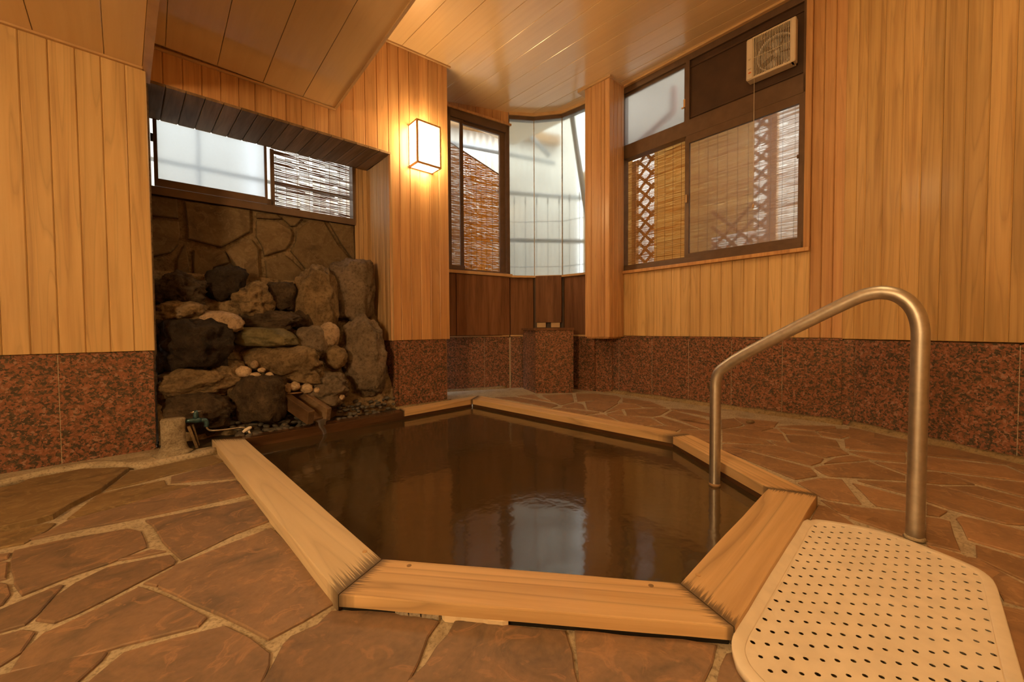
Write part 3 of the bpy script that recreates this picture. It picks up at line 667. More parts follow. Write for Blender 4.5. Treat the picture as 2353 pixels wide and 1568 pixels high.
sub(wall_box(W2, 'pane', .122, .205, 1.036, 2.2, -.016, -.012, M['frosted'], None, 0), sh2)
sh3 = sash(W2, [(.222, .242, 1.014, 2.225), (.590, .640, 1.014, 2.225), (.242, .590, 2.198, 2.225)], M['brown_alu'], -.044, -.024, w2)
# ledge over the sash and the boards set back above it
LG = [W2.p(.05, 0, .012), W2.p(.690, 0, .012), Vector((2.475, 2.555, 0)), Vector((1.80, 2.87, 0))]
structure('trim_7', [(q.x, q.y, z) for z in (2.286, 2.303) for q in LG], BOXF, M['cedar_red'])
vb = wall_struct('wall_valance', BF[0], .1, .838, 2.303, 2.45, -.010, M['cedar_red'], .06)
planks(BF[0], [.10 + .0735 * k for k in range(0, 11)], 2.303, 2.42, .004, M['cedar_red'], vb)
# frameless panes
w3 = facet_struct('window_3', 2.345, 2.378, .010, M['brown_alu'], .05, 1, 4)
for i, (a, b) in ((1, (.002, .219)), (2, (.002, .244)), (3, (.002, .31))):
    wall_box(BF[i], 'pane', a, b, .985, 2.350, -.005, .0, M['bay_glass'], w3, 0)
for i in (2, 3):
    wall_box(BF[i], 'joint_bead', -.003, .003, .990, 2.346, -.004, .006, M['mortar'], w3, 0)
wall_box(BF[1], 'joint_bead', -.004, .003, .990, 2.346, -.004, .006, M['brown_alu'], w3, 0)
facet_struct('trim_8', 2.376, 2.402, .022, M['trim'], .06, 1, 4)

# ---- pedestal of granite in the bay corner
ped = empty('granite_pedestal', (2.55, 2.15, 0), 'square red granite pedestal with wooden cap in the bay corner', 'pedestal')
p1, p2 = Vector((2.391, 2.185)), Vector((2.619, 1.977)); dv = (p2 - p1).normalized(); nv = Vector((dv.y, -dv.x)) * -1
q1, q2 = Vector((2.525, 2.455)), p2 + nv * .16
core = [p1 + nv * .002 + dv * .002, p2 + nv * .002 - dv * .002, q2, q1]
adopt(prism('core', core, -.02, .508, M['granite']), ped)
WP = Wall(p1, p2); adopt(wall_box(WP, 'front_slab', .022, WP.len - .018, -.01, .506, -.016, 0, M['granite']), ped)
adopt(wall_box(WP, 'edge_strip', .0, .0205, -.01, .506, -.016, .0, M['granite']), ped)
adopt(wall_box(WP, 'edge_strip', WP.len - .0165, WP.len, -.01, .506, -.016, .0, M['granite']), ped)
cap = [p1 - nv * .008 - dv * .012, p2 - nv * .008 + dv * .004, q2 + dv * .004, q1 - dv * .014]
adopt(prism('cap', cap, .507, .526, M['brown_panel'], bevel=.002), ped)

# ---- column clad in boards between bay and window
cx0, cy0, cy1 = 2.648, 1.662, 1.885
col = structure('column', [(cx0 + .013, cy0 + .013, .44), (2.86, cy0 + .013, .44), (2.86, cy1 - .01, .44), (cx0 + .013, cy1 - .01, .44), (cx0 + .013, cy0 + .013, 2.42), (2.86, cy0 + .013, 2.42), (2.86, cy1 - .01, 2.42), (cx0 + .013, cy1 - .01, 2.42)], BOXF, M['cedar_red'])
WCf = Wall((cx0, cy1), (cx0, cy0)); WCs = Wall((cx0, cy0), (2.85, cy0 - .01)); WCs.n = Vector((0, -1, 0))
planks(WCf, [0, .060, .150, .180, .223], .452, 2.41, 0, M['cedar_red'], col, t=.011)
planks(WCs, [0, .052, .104, .156, .195], .452, 2.41, 0, M['cedar_red'], col, t=.011)
structure('trim_9', [(cx0 - .012, cy0 - .012, 2.386), (2.87, cy0 - .012, 2.386), (2.87, cy1 + .06, 2.386), (cx0 - .012, cy1 + .06, 2.386), (cx0 - .012, cy0 - .012, 2.41), (2.87, cy0 - .012, 2.41), (2.87, cy1 + .06, 2.41), (cx0 - .012, cy1 + .06, 2.41)], BOXF, M['trim'])

# ---- window wall
ww = wall_struct('wall_window', WW, -.2, 1.47, -.05, .955, -.034, M['cedar'])
planks(WW, [.0, .042, .076] + [.147 + .0677 * k for k in range(0, 17)] + [1.30], .460, .945, -.012, M['cedar'], ww)
ww2 = wall_struct('wall_beside_window', WW, 1.272, 1.475, .94, 2.60, -.034, M['cedar_red'])
planks(WW, [1.300, 1.352, 1.402, 1.452], .460, 2.60, -.012, M['cedar_red'], ww2)
granite_run(WW, [-.13, .055, .343, .619, .897, 1.177, 1.452], -.02, .444, 0, ww); joint_backing(WW, -.13, 1.45, -.02, .44, 0, ww)
wall_box(WW, 'granite_cap', -.1, 1.452, .445, .458, -.026, .002, M['granite'], ww)
structure_sill = wall_box(WW, 'trim_10', .02, 1.30, .946, .968, -.03, .016, M['cedar_red']); structure_sill['kind'] = 'structure'
wall_box(WW, 'trim_11', 1.270, 1.300, .968, 2.60, -.03, .004, M['cedar_red'])['kind'] = 'structure'
w4 = frame_struct('window_4', WW, [(.03, 1.27, .968, 1.006), (.03, 1.27, 1.842, 1.945), (.03, 1.27, 2.345, 2.42), (.03, .085, .968, 2.4), (1.256, 1.272, .968, 2.42), (.580, .606, 1.94, 2.36)], M['brown_alu'], -.08, -.012)
# transom: pane left, panel with the fan right
sh4 = sash(WW, [(.085, .580, 2.325, 2.345), (.562, .580, 1.945, 2.325)], M['brown_alu'], -.046, -.030, w4)
sub(wall_box(WW, 'pane', .085, .563, 1.945, 2.326, -.040, -.036, M['transom_glass'], None, 0), sh4)
la = sub(wall_box(WW, 'latch', .563, .576, 2.045, 2.10, -.030, -.014, M['trim']), sh4)
sub(wall_box(WW, 'latch_hook', .545, .563, 2.045, 2.055, -.030, -.022, M['trim']), sh4)
wall_box(WW, 'blank_panel', .606, 1.256, 1.945, 2.345, -.045, -.028, M['brown_board'], w4)
wall_box(WW, 'panel_bead', .606, 1.256, 2.296, 2.310, -.03, -.020, M['brown_board'], w4)
wall_box(WW, 'panel_bead', .606, 1.256, 1.958, 1.968, -.03, -.022, M['brown_board'], w4)
# lower sashes: left half open, right half frosted
sh5 = sash(WW, [(.085, .584, 1.006, 1.016), (.566, .584, 1.016, 1.842)], M['brown_alu'], -.056, -.038, w4)
sh6 = sash(WW, [(.584, .606, 1.000, 1.842), (.606, 1.256, 1.790, 1.842), (.606, 1.256, 1.000, 1.034), (1.238, 1.256, 1.034, 1.790)], M['brown_alu'], -.036, -.014, w4)
sub(wall_box(WW, 'pane', .606, 1.238, 1.034, 1.790, -.028, -.024, M['frosted'], None, 0), sh6)
sub(wall_box(WW, 'latch', .586, .596, 1.385, 1.44, -.014, -.004, M['trim']), sh6)
sub(wall_box(WW, 'latch', 1.232, 1.242, 1.48, 1.50, -.014, -.004, M['brown_alu']), sh6)
wall_box(WW, 'trim_12', .03, 1.27, 2.388, 2.402, -.02, .012, M['trim'])['kind'] = 'structure'

# ---- right wall
wr = wall_struct('wall_right', WR, -.02, 2.2, -.05, 2.60, -.034, M['cedar_right'])
planks(WR, [.005, .050, .129, .208, .284, .359, .433, .507, .579, *[.652 + .073 * k for k in range(19)]], .456, 2.60, .0, M['cedar_right'], wr)
granite_run(WR, [.012, .30, .61, .90, 1.2, 1.5, 1.8, 2.0], -.02, .450, -.006, wr); joint_backing(WR, .012, 2.0, -.02, .445, -.006, wr)
wall_box(WR, 'corner_slab', -.03, .010, -.02, .450, -.03, -.006, M['granite'], wr)

# short return between window wall and right wall
_a, _b = WW.p(1.448, 0), WR.p(.010, 0)
WT = Wall((_a.x, _a.y), (_b.x, _b.y))
wt = wall_struct('wall_corner', WT, -.02, WT.len + .02, -.05, 2.60, -.03, M['cedar_right'])
planks(WT, [0, WT.len], .456, 2.60, 0, M['cedar_right'], wt)
granite_run(WT, [.0, WT.len], -.02, .450, -.006, wt)

# ---- walls behind the lens
structure('wall_rear', [(-1.65, -1.65, -.05), (1.75, -1.65, -.05), (1.75, -1.6, -.05), (-1.65, -1.6, -.05), (-1.65, -1.65, 2.6), (1.75, -1.65, 2.6), (1.75, -1.6, 2.6), (-1.65, -1.6, 2.6)], BOXF, M['cedar'])
structure('wall_rear_left', [(-1.65, -1.6, -.05), (-1.6, -1.6, -.05), (-1.6, 2.45, -.05), (-1.65, 2.45, -.05), (-1.65, -1.6, 2.6), (-1.6, -1.6, 2.6), (-1.6, 2.45, 2.6), (-1.65, 2.45, 2.6)], BOXF, M['cedar'])

# ---- main ceiling: one board after another, each cut to the walls
def y_end(x):
    if x < 1.6899: return WB.p((x - .1) / WB.d.x, 0).y + .006
    for W, (a, b) in zip(BF, zip(BV[:-1], BV[1:])):
        if x <= b[0]: return a[1] + (b[1] - a[1]) * (x - a[0]) / (b[0] - a[0]) + .012
    return 1.68
ce = structure('ceiling', [(-1.65, -1.65, 2.42), (2.95, -1.65, 2.42), (2.95, 3.0, 2.42), (-1.65, 3.0, 2.42), (-1.65, -1.65, 2.5), (2.95, -1.65, 2.5), (2.95, 3.0, 2.5), (-1.65, 3.0, 2.5)], [(3, 2, 1, 0), (4, 5, 6, 7), (0, 1, 5, 4), (1, 2, 6, 5), (2, 3, 7, 6), (3, 0, 4, 7)], M['ceiling'])
cs = [.842, 1.010, 1.178, 1.346, 1.514, 1.690, 1.850, 2.018, 2.180, 2.330, 2.460, 2.615, 2.715, 2.785, 2.862]
for a, b in zip(cs[:-1], cs[1:]):
    if b - a < .02: continue
    soffit_board(a, b, -1.55 if b < 1.7 else -1.2, (y_end(a + 1e-4), y_end(b - 1e-4)), lambda x, y: ceil_z(x) + .0006 * y * 0, ce)
for a in (-1.6, -1.2, -.8, -.4, 0, .4):
    soffit_board(a, a + .4 if a < .4 else .842, -1.55, 1.2, lambda x, y: ceil_z(.95) , ce)

# ================================================================== BATH
bath = empty('sunken_bath', (1.05, 1.25, 0), 'six-sided sunken bath with pale timber rim boards in the flagstone floor', 'bath')
RZ = .030
def rim_board(i, inner, outer, z1=RZ, thick=.034, name='rim_board', mat='rim'):
    """timber between two inner and two outer corners, mitred; local X along the board so the grain follows"""
    a, b = Vector(inner[0]), Vector(inner[1]); c, d = Vector(outer[1]), Vector(outer[0])
    x = (b - a).normalized(); y = Vector((-x.y, x.x)); o = (a + b + c + d) / 4
    quad = [(p - o) for p in (a, b, c, d)]; quad = [(q.dot(x), q.dot(y)) for q in quad]
    bm = bmesh.new(); g = .0009
    qi = inset(quad, g)
    # a few cuts along the length let the edges wander like hand planed timber
    n = 10; top = []; bot = []
    for t in range(n + 1):
        u = t / n
        p = qi[0].lerp(qi[1], u); q = qi[3].lerp(qi[2], u)
        w = .0016 * noise.noise((u * 5 + i * 3, i, .5)); w2 = .0014 * noise.noise((u * 6 + i * 5, i, 4.5))
        if 0 < t < n: p = p + Vector((0, w)); q = q + Vector((0, w2))
        top.append((bm.verts.new((p.x, p.y, z1)), bm.verts.new((q.x, q.y, z1)))); bot.append((bm.verts.new((p.x, p.y, z1 - thick)), bm.verts.new((q.x, q.y, z1 - thick))))
    for t in range(n):
        (p0, q0), (p1_, q1_), (b0, c0), (b1, c1) = top[t], top[t + 1], bot[t], bot[t + 1]
        for f in ((p0, p1_, q1_, q0), (b0, c0, c1, b1), (p0, b0, b1, p1_), (q0, q1_, c1, c0)): bm.faces.new(f)
    for t in (0, n): bm.faces.new((top[t][0], top[t][1], bot[t][1], bot[t][0]))
    uvl = bm.loops.layers.uv.new('along')
    for t in range(n + 1):
        for vv, q in ((top[t][0], 0), (top[t][1], 1), (bot[t][0], 0), (bot[t][1], 1)):
            for lp in vv.link_loops: lp[uvl].uv = (t / n, q + i * 1.7)
    bmesh.ops.recalc_face_normals(bm, faces=bm.faces)
    ed = [e for e in bm.edges if sum(abs(v.co.z - z1) < 1e-5 for v in e.verts) == 2 and e.is_manifold and abs(e.calc_face_angle(0)) > .5]
    bmesh.ops.bevel(bm, geom=ed, offset=.0028, segments=2, affect='EDGES', profile=.6)
    ob = bm_obj(name, bm, M[mat])
    ob.parent = bath; ob.matrix_parent_inverse = Matrix.Translation(-Vector(bath.location))
    ob.matrix_basis = Matrix.Translation((o.x, o.y, 0)) @ Matrix.Rotation(math.atan2(x.y, x.x), 4, 'Z')
    return ob
I, O = INNER, OUTER
A = rim_board(0, (I[5], I[0]), (O[5], O[0]), mat='rim_pale')
B = rim_board(1, (I[0], I[1]), (O[0], O[1]), z1=.031, thick=.0235)
adopt(prism('gap_shade_strip', [mid[0], mid[1], (O[1][0] + .002, O[1][1] + .010), (O[0][0] + .008, O[0][1] + .006)], -.0048, .0074, M['black']), bath)  # black strip paints the shade in the gap under the front board
Cb = rim_board(2, (I[1], I[2]), (O[1], O[2]))
D = rim_board(3, (I[2], I[3]), (O[2], O[3]), z1=.0305)
E_ = rim_board(4, (I[3], I[4]), (O[3], O[4]))
fm_i = (1.20, 2.173); fm_o = (1.22, 2.262)
rim_board(5, (I[4], fm_i), (O[4], fm_o))
rim_board(6, (fm_i, (.345, 2.158)), (fm_o, (.30, 2.235)), z1=.0245, mat='rim_dark')
A['label'] = 'paler, greyer rim board'
for (p, q), k in zip([(I[i], I[(i + 1) % 6]) for i in range(6)], range(6)):
    p, q = Vector(p), Vector(q); nn = Vector(((q - p).y, -(q - p).x)).normalized() * .0  # inner lining below the rim
    cen = Vector((1.07, 1.2)); out = ((p + q) / 2 - cen).normalized()
    nrm = Vector(((q - p).y, -(q - p).x)).normalized()
    if nrm.dot(out) < 0: nrm = -nrm
    W = Wall((p + nrm * .004), (q + nrm * .004)); W.n = Vector((-nrm.x, -nrm.y, 0))
    adopt(wall_box(W, 'lining_board', 0, W.len, -.45, -.006, -.022, .0, M['rim_dark'], None, 0), bath)
adopt(prism('basin_floor', [(p[0], p[1]) for p in INNER], -.5, -.45, M['rim_dark']), bath)
def disc(name, P, r, h, mat, parent, seg=14):
    bm = bmesh.new(); bmesh.ops.create_cone(bm, cap_ends=True, segments=seg, radius1=r, radius2=r * .96, depth=h)
    for v in bm.verts: v.co += Vector(P) + Vector((0, 0, h / 2))
    return adopt(bm_obj(name, bm, mat), parent)
for u, v, mt in ((940, 1301, 'dowel'), (1496, 1347, 'dowel'), (1604, 1322, 'trim'), (838, 1268, 'trim')):
    P = on_level(u, v, .0305); disc('dowel_plug', (P.x, P.y, .0295), .0052, .0019, M[mt], bath)
# packing along the foot of the front rim board
def lump(name, pxs, z0, z1, mat, parent, amp=.003, seed=0):
    P = [on_level(u, v, z0) for u, v in pxs]; pts = ragged([(p.x, p.y) for p in P], .008, amp, seed)
    o = slab(name, pts, z1, .004, .004, mat, None, lambda x, y, h: (x, y, h), seed)
    return adopt(o, parent)
lump('mortar_chip', [(908, 1405), (918, 1398), (936, 1402), (938, 1411), (920, 1410)], .004, .007, M['chip'], bath, .002, 3)
lump('mortar_chip', [(939, 1402), (966, 1405), (966, 1414), (940, 1412)], .004, .008, M['chip'], bath, .002, 4)
lump('mortar_chip', [(968, 1404), (1010, 1406), (1014, 1413), (1008, 1418), (969, 1416)], .004, .008, M['chip'], bath, .002, 5)
ck = lump('caulk_bead', [(1014, 1411), (1020, 1405), (1060, 1408), (1100, 1413), (1150, 1417), (1168, 1424), (1168, 1431), (1155, 1433), (1110, 1427), (1060, 1421), (1022, 1420)], .004, .010, M['caulk'], bath, .0015, 6)
ck['label'] = 'cream bead of caulk'
# water
wat = prism('bath_water', inset([Vector(p) for p in INNER], -.002), -.44, -.021, M['water'])
tag(wat, 'dark brown still spring water filling the six-sided bath', 'water', kind='stuff')

# ================================================================== HANDRAIL
HR = Wall((1.442, .49), (1.38, .007))
hr = empty('handrail', (1.38, .007, 0), 'bent stainless steel handrail rising from the bath water to the mat', 'handrail')
prof = [(0, -.42), (0, -.1), (0, .12), (0, .30), (.0025, .345), (.012, .370), (.032, .390), (.077, .424), (.14, .4635), (.20, .500), (.305, .561), (.365, .594), (.392, .604), (.418, .6065), (.444, .599), (.466, .580), (.481, .552), (.4885, .515), (.4895, .47), (.489, .3), (.4885, .1), (.488, -.004)]
adopt(tube('rail_pipe', smooth_path([HR.p(s, z) for s, z in prof], 6), .0172, M['steel'], None, 24), hr)
P = HR.p(.488, 0)
bmc = bmesh.new(); bmesh.ops.create_cone(bmc, cap_ends=True, segments=18, radius1=.022, radius2=.0178, depth=.007)
for v in bmc.verts:
    v.co.x += .004 * noise.noise((v.co.x * 60, v.co.y * 60, 1)); v.co += P + Vector((0, 0, .004))
adopt(bm_obj('mortar_collar', bmc, M['mortar'], None, True), hr)
P = HR.p(0, 0)
bmc = bmesh.new(); bmesh.ops.create_cone(bmc, cap_ends=True, segments=20, radius1=.0186, radius2=.0180, depth=.010)
for v in bmc.verts: v.co += P + Vector((0, 0, -.017))
cl = adopt(bm_obj('scale_ring', bmc, M['dowel'], None, True), hr); cl['label'] = 'mineral ring at the waterline'

# ================================================================== BATH MAT with punched holes
mat_o = empty('bath_mat', (1.0, .05, 0), 'cream rubber bath mat full of punched holes beside the handrail', 'bath mat')
far_end = [(1.142, .2085), (1.215, .2095), (1.255, .206), (1.292, .196), (1.312, .172), (1.33, .122), (1.339, .062), (1.333, .025), (1.319, -.009), (1.303, -.045), (1.28, -.083), (1.25, -.103), (1.209, -.109), (1.142, -.1095)]
near_end = [(.72, -.1095), (.66, -.103), (.635, -.083), (.612, -.045), (.600, .0), (.598, .05), (.606, .10), (.620, .14), (.642, .177), (.661, .194), (.685, .205), (.72, .209)]
bound = [Vector((p.x, p.y, 0)) for p in smooth_path([(x, y, 0) for x, y in far_end], 3)] + [Vector((p.x, p.y, 0)) for p in smooth_path([(x, y, 0) for x, y in near_end], 3)]
def inside(p, poly):
    c = False; k = len(poly); j = k - 1
    for i in range(k):
        a, b = poly[i], poly[j]
        if (a[1] > p[1]) != (b[1] > p[1]) and p[0] < (b[0] - a[0]) * (p[1] - a[1]) / (b[1] - a[1]) + a[0]: c = not c
        j = i
    return c
core_b = inset([(p.x, p.y) for p in bound], .019)
holes = []
for r in range(-3, 22):
    for k in range(-6, 24):
        x, y = 1.251 - .0358 * r + .0148 * k, .183 - .0167 * k
        if inside((x, y), core_b): holes.append((x + random.uniform(-.0012, .0012), y + random.uniform(-.0012, .0012)))
from mathutils.geometry import delaunay_2d_cdt
pv, pe = [], []
def loop_edges(pts):
    n0 = len(pv); pv.extend(Vector((q[0], q[1])) for q in pts); k = len(pts)
    pe.extend((n0 + i, n0 + (i + 1) % k) for i in range(k))
loop_edges(core_b)
hole_r = []
for hx_, hy_ in holes:
    rr = random.uniform(.0035, .0041); hole_r.append(rr)
    loop_edges([(hx_ + rr * math.cos(q * math.pi / 4), hy_ + rr * math.sin(q * math.pi / 4)) for q in range(8)])
ov, oe, of_, *_rest = delaunay_2d_cdt(pv, pe, [], 0, 1e-6)
bm = bmesh.new(); bv = [bm.verts.new((q.x, q.y, 0)) for q in ov]
for f_ in of_:
    c = sum((ov[i] for i in f_), Vector((0, 0))) / len(f_)
    if not inside((c.x, c.y), core_b): continue
    if any((c.x - h_[0]) ** 2 + (c.y - h_[1]) ** 2 < (rr * .9) ** 2 for h_, rr in zip(holes, hole_r)): continue
    bm.faces.new([bv[i] for i in f_])
bmesh.ops.delete(bm, geom=[v for v in bm.verts if not v.link_faces], context='VERTS')
bmesh.ops.recalc_face_normals(bm, faces=bm.faces)
def mat_h(x, y):   # the mat sags a little and lifts against the rim
    return .010 + .004 * noise.noise((x * 7, y * 7, 3)) * .5 + .010 * max(0, (y - .17) / .04) ** 2 * (1 if .66 < x < 1.27 else 0)
g = bmesh.ops.extrude_face_region(bm, geom=bm.faces[:])
top = {v for v in g['geom'] if isinstance(v, bmesh.types.BMVert)}
for v in bm.verts: v.co.z = mat_h(v.co.x, v.co.y) + (.002 if v in top else .0013)
sh = adopt(bm_obj('perforated_sheet', bm, M['mat']), mat_o)
# plain border round the punched field
bm = bmesh.new(); k = len(bound); io = [Vector((q[0], q[1])) for q in core_b]
rows = []
for i in range(k):
    o_, n_ = bound[i], io[i]
    r = []
    for t, dz in ((0, -.0095), (0, .0005), (.10, .0020), (.90, .0022), (1.0, .0019), (1.0, -.0095)):
        x = o_.x + (n_.x - o_.x) * t; y = o_.y + (n_.y - o_.y) * t
        r.append(bm.verts.new((x, y, mat_h(x, y) + dz)))
    rows.append(r)
for i in range(k):
    a, b = rows[i], rows[(i + 1) % k]
    for j in range(6): bm.faces.new((a[j], b[j], b[(j + 1) % 6], a[(j + 1) % 6]))
adopt(bm_obj('border', bm, M['mat'], None, True), mat_o)

# ================================================================== ROCKERY
def boulder(name, P, size, seed, mat, parent=None, sub=3, rough=.28, lean=0.0, blocky=.0, smooth=True, clamp=False):
    """a stone: sizes along the view's right, depth and up"""
    bm = bmesh.new(); bmesh.ops.create_icosphere(bm, subdivisions=sub, radius=.5)
    rx = Vector((RT.x, RT.y, 0)).normalized(); fy = Vector((FW.x, FW.y, 0)).normalized()
    for v in bm.verts:
        p = v.co.copy(); q = p * 2
        if blocky:
            m_ = max(abs(q.x), abs(q.y), abs(q.z)); p = p.lerp(p / m_ * .92, blocky)
        n1 = noise.noise(q * 1.1 + Vector((seed, seed * .7, 0))); n2 = noise.noise(q * 2.7 + Vector((0, seed, seed * 1.3))); n3 = noise.noise(q * 6.5 + Vector((seed, 0, 0))) + .6 * noise.noise(q * 13 + Vector((seed, 3, 0)))
        
        rmf = noise.ridged_multi_fractal(q * 1.6 + Vector((seed, seed, 0)), .9, 2.1, 5, 1.0, 2.0)
        p = p * (1 + rough * (n1 * .8 + n2 * .45 + n3 * .2) + rough * .36 * (rmf - 1.4))
        p.x += lean * p.z
        v.co = Vector(P) + rx * (p.x * size[0]) + fy * (p.y * size[1]) + Vector((0, 0, p.z * size[2]))
        if clamp: v.co.x = min(1.25, max(.108 + .004 * n3, v.co.x)); v.co.y = min(2.82, v.co.y); v.co.z = max(-.02, v.co.z)
    return bm_obj(name, bm, mat, parent, smooth)
M['r_black'] = rocky('black lava rock', [(.012, .009, .007), (.03, .021, .015), (.055, .04, .027)], 14, .7, .9, 60)
M['r_dark'] = rocky('dark brown rock', [(.03, .02, .013), (.065, .045, .028), (.12, .085, .05)], 11, .8, .9, 55)
M['r_tan'] = rocky('tan knobbly rock', [(.09, .062, .034), (.20, .14, .075), (.31, .22, .12)], 12, .85, .8, 50)
M['r_grey'] = rocky('grey brown rock', [(.095, .075, .052), (.19, .145, .10), (.27, .205, .15)], 9, .8, .8, 60)
M['r_pale'] = rocky('pale smooth stone', [(.24, .165, .10), (.36, .26, .165), (.48, .36, .25)], 12, .7, .4, 60)
M['r_green'] = rocky('green slate slab', [(.085, .075, .035), (.14, .12, .058), (.21, .17, .085)], 10, .6, .5, 30)
M['r_cream'] = rocky('cream pebble stone', [(.40, .29, .18), (.54, .41, .27), (.62, .48, .33)], 20, .7, .4, 70)
rock = empty('rockery', (.65, 2.5, 0), 'rockery of dark boulders and mortar filling the alcove behind the spout', 'rockery')
RA, RB = Vector((.6, 2.74, 1.0)), Vector((.6, 2.42, .05))
_nr = Vector((0, -(RA.z - RB.z), (RA.y - RB.y)))
def on_rocks(u, v, off=0.0):
    d = ray(u, v); n = _nr.normalized(); o = RA + n * -off if n.y > 0 else RA + n * off
    return C0 + d * ((o - C0).dot(n) / d.dot(n))
ROCKS = [  # u, v, width px, height px, depth m, material, roughness, lean, blockiness, forward offset
 (520, 652, 78, 84, .16, 'r_black', .34, .0, .25, .0), (577, 690, 88, 78, .15, 'r_tan', .42, .0, .1, .02), (646, 682, 66, 70, .15, 'r_dark', .28, .0, .35, .01),
 (727, 700, 92, 180, .20, 'r_tan', .26, .10, .2, .03), (808, 668, 102, 150, .22, 'r_grey', .2, .0, .45, .02), (838, 822, 104, 172, .24, 'r_grey', .24, .0, .3, .05),
 (408, 672, 118, 84, .20, 'r_dark', .42, .0, .1, .0), (415, 722, 110, 56, .20, 'r_tan', .38, .0, .1, .02), (498, 740, 118, 52, .14, 'r_pale', .14, -.25, .1, .07), (615, 738, 150, 44, .16, 'r_dark', .34, .0, .3, .02),
 (608, 775, 136, 46, .20, 'r_green', .14, -.3, .45, .07), (446, 795, 162, 124, .26, 'r_black', .30, .0, .3, .05), (715, 790, 82, 82, .17, 'r_grey', .22, .0, .1, .08), (756, 770, 46, 58, .11, 'r_pale', .16, .0, .1, .13),
 (771, 822, 50, 54, .12, 'r_tan', .18, .0, .05, .12), (655, 838, 180, 96, .24, 'r_tan', .34, -.15, .2, .05), (602, 916, 108, 112, .20, 'r_dark', .2, .05, .5, .10), (738, 893, 122, 84, .22, 'r_grey', .30, .0, .15, .06),
 (440, 945, 190, 104, .22, 'r_dark', .32, .0, .2, .0), (440, 882, 172, 70, .28, 'r_tan', .28, .0, .2, .0), (530, 872, 72, 100, .2, 'r_tan', .36, .0, .2, .02), (372, 830, 50, 70, .15, 'r_black', .3, .0, .2, .0),
 (370, 755, 40, 50, .12, 'r_dark', .3, .0, .2, .02), (700, 742, 60, 60, .14, 'r_dark', .3, .0, .2, .0),
 (560, 855, 34, 26, .06, 'r_cream', .2, .0, .0, .10), (601, 851, 17, 11, .03, 'r_cream', .12, .0, .0, .13), (619, 862, 19, 13, .03, 'r_cream', .12, .0, .0, .13), (586, 862, 26, 12, .04, 'r_cream', .2, .0, .0, .12),
 (677, 888, 26, 20, .05, 'r_cream', .25, .0, .0, .14), (652, 893, 40, 26, .06, 'r_pale', .3, .0, .0, .12), (704, 893, 30, 22, .05, 'r_cream', .3, .0, .0, .13), (728, 897, 14, 13, .03, 'r_cream', .15, .0, .0, .15), (782, 913, 20, 16, .04, 'r_cream', .2, .0, .0, .13), (585, 838, 16, 18, .04, 'r_pale', .2, .0, .0, .11), (775, 893, 30, 34, .06, 'r_tan', .3, .0, .0, .12)]
for k, (u, v, w, h, dep, mt, rg, ln, bl, off) in enumerate(ROCKS):
    P = on_rocks(u, v, off); dist = (P - C0).dot(FW); sx, sz_ = w / FPX * dist * .97, h / FPX * dist
    b = boulder('boulder' if w > 30 else 'set_stone', P, (sx * 1.04, dep, sz_ * 1.04), 3.7 * k + 1, M[mt], None, 5 if w > 85 else 4 if w > 40 else 3, rg, ln, bl, True, True)
    adopt(b, rock)
    if mt in ('r_cream', 'r_pale', 'r_green') and w > 40: b['label'] = {'r_cream': 'cream stone', 'r_pale': 'pale smooth stone', 'r_green': 'flat green slate'}[mt]
# rough mortar slope the boulders are set in
bm = bmesh.new(); nx, nz = 80, 72; grid = []
for j in range(nz + 1):
    row = []
    for i in range(nx + 1):
        s, t = i / nx, j / nz
        x = .105 + 1.16 * s; z = -.03 + .86 * t
        y = 2.372 + .36 * min(1, t * 1.0) + .05 * noise.noise((x * 6, z * 6, 1)) + .035 * noise.noise((x * 15, z * 15, 5)) + .015 * noise.noise((x * 40, z * 40, 7))
        row.append(bm.verts.new((x, min(2.80, y), z)))
    grid.append(row)
for j in range(nz):
    for i in range(nx): bm.faces.new((grid[j][i], grid[j][i + 1], grid[j + 1][i + 1], grid[j + 1][i]))
adopt(bm_obj('mortar_bed', bm, M['bed'], None, True), rock)

# ---- loose pebbles
peb_me = []
for k in range(7):
    bm = bmesh.new(); bmesh.ops.create_icosphere(bm, subdivisions=2, radius=.5)
    for v in bm.verts: v.co *= 1 + .22 * noise.noise(v.co * 2.2 + Vector((k * 5, 0, 0)))
    me = bpy.data.meshes.new('pebble'); bm.to_mesh(me); bm.free(); me.materials.append(M['pebble'])
    for p in me.polygons: p.use_smooth = True
    peb_me.append(me)
def pebble(x, y, z, d, label, group, tilt=.35):
    o = bpy.data.objects.new('pebble', random.choice(peb_me)); COL.objects.link(o)
    o.location = (x, y, z); o.rotation_euler = (random.uniform(-tilt, tilt), random.uniform(-tilt, tilt), random.uniform(0, 6.28))
    o.scale = (d * random.uniform(.95, 1.3), d * random.uniform(.8, 1.0), d * random.uniform(.5, .72))
    return tag(o, label, 'pebble', group)
placed = []
def bed_of(n, area, zf, dmin, dmax, label, group):
    k = tries = 0
    while k < n and tries < 6000:
        tries += 1
        u = random.uniform(min(p[0] for p in area), max(p[0] for p in area)); v = random.uniform(min(p[1] for p in area), max(p[1] for p in area))
        if not inside((u, v), area): continue
        d = random.uniform(dmin, dmax); P = on_level(u, v, .03); h = zf(P.x, P.y)
        if any((P.x - q[0]) ** 2 + (P.y - q[1]) ** 2 < ((d + q[2]) * .31) ** 2 for q in placed): continue
        placed.append((P.x, P.y, d)); pebble(P.x, P.y, h + d * .18, d, label, group); k += 1
zr = lambda x, y: .016 + max(0, y - 2.28) * .42
bed_of(172, [(775, 962), (800, 900), (815, 878), (850, 885), (885, 912), (912, 933), (880, 944), (830, 953)], zr, .026, .038, 'flat dark grey pebble in the loose bed between spout and granite jamb', 'dark pebbles right of the spout')
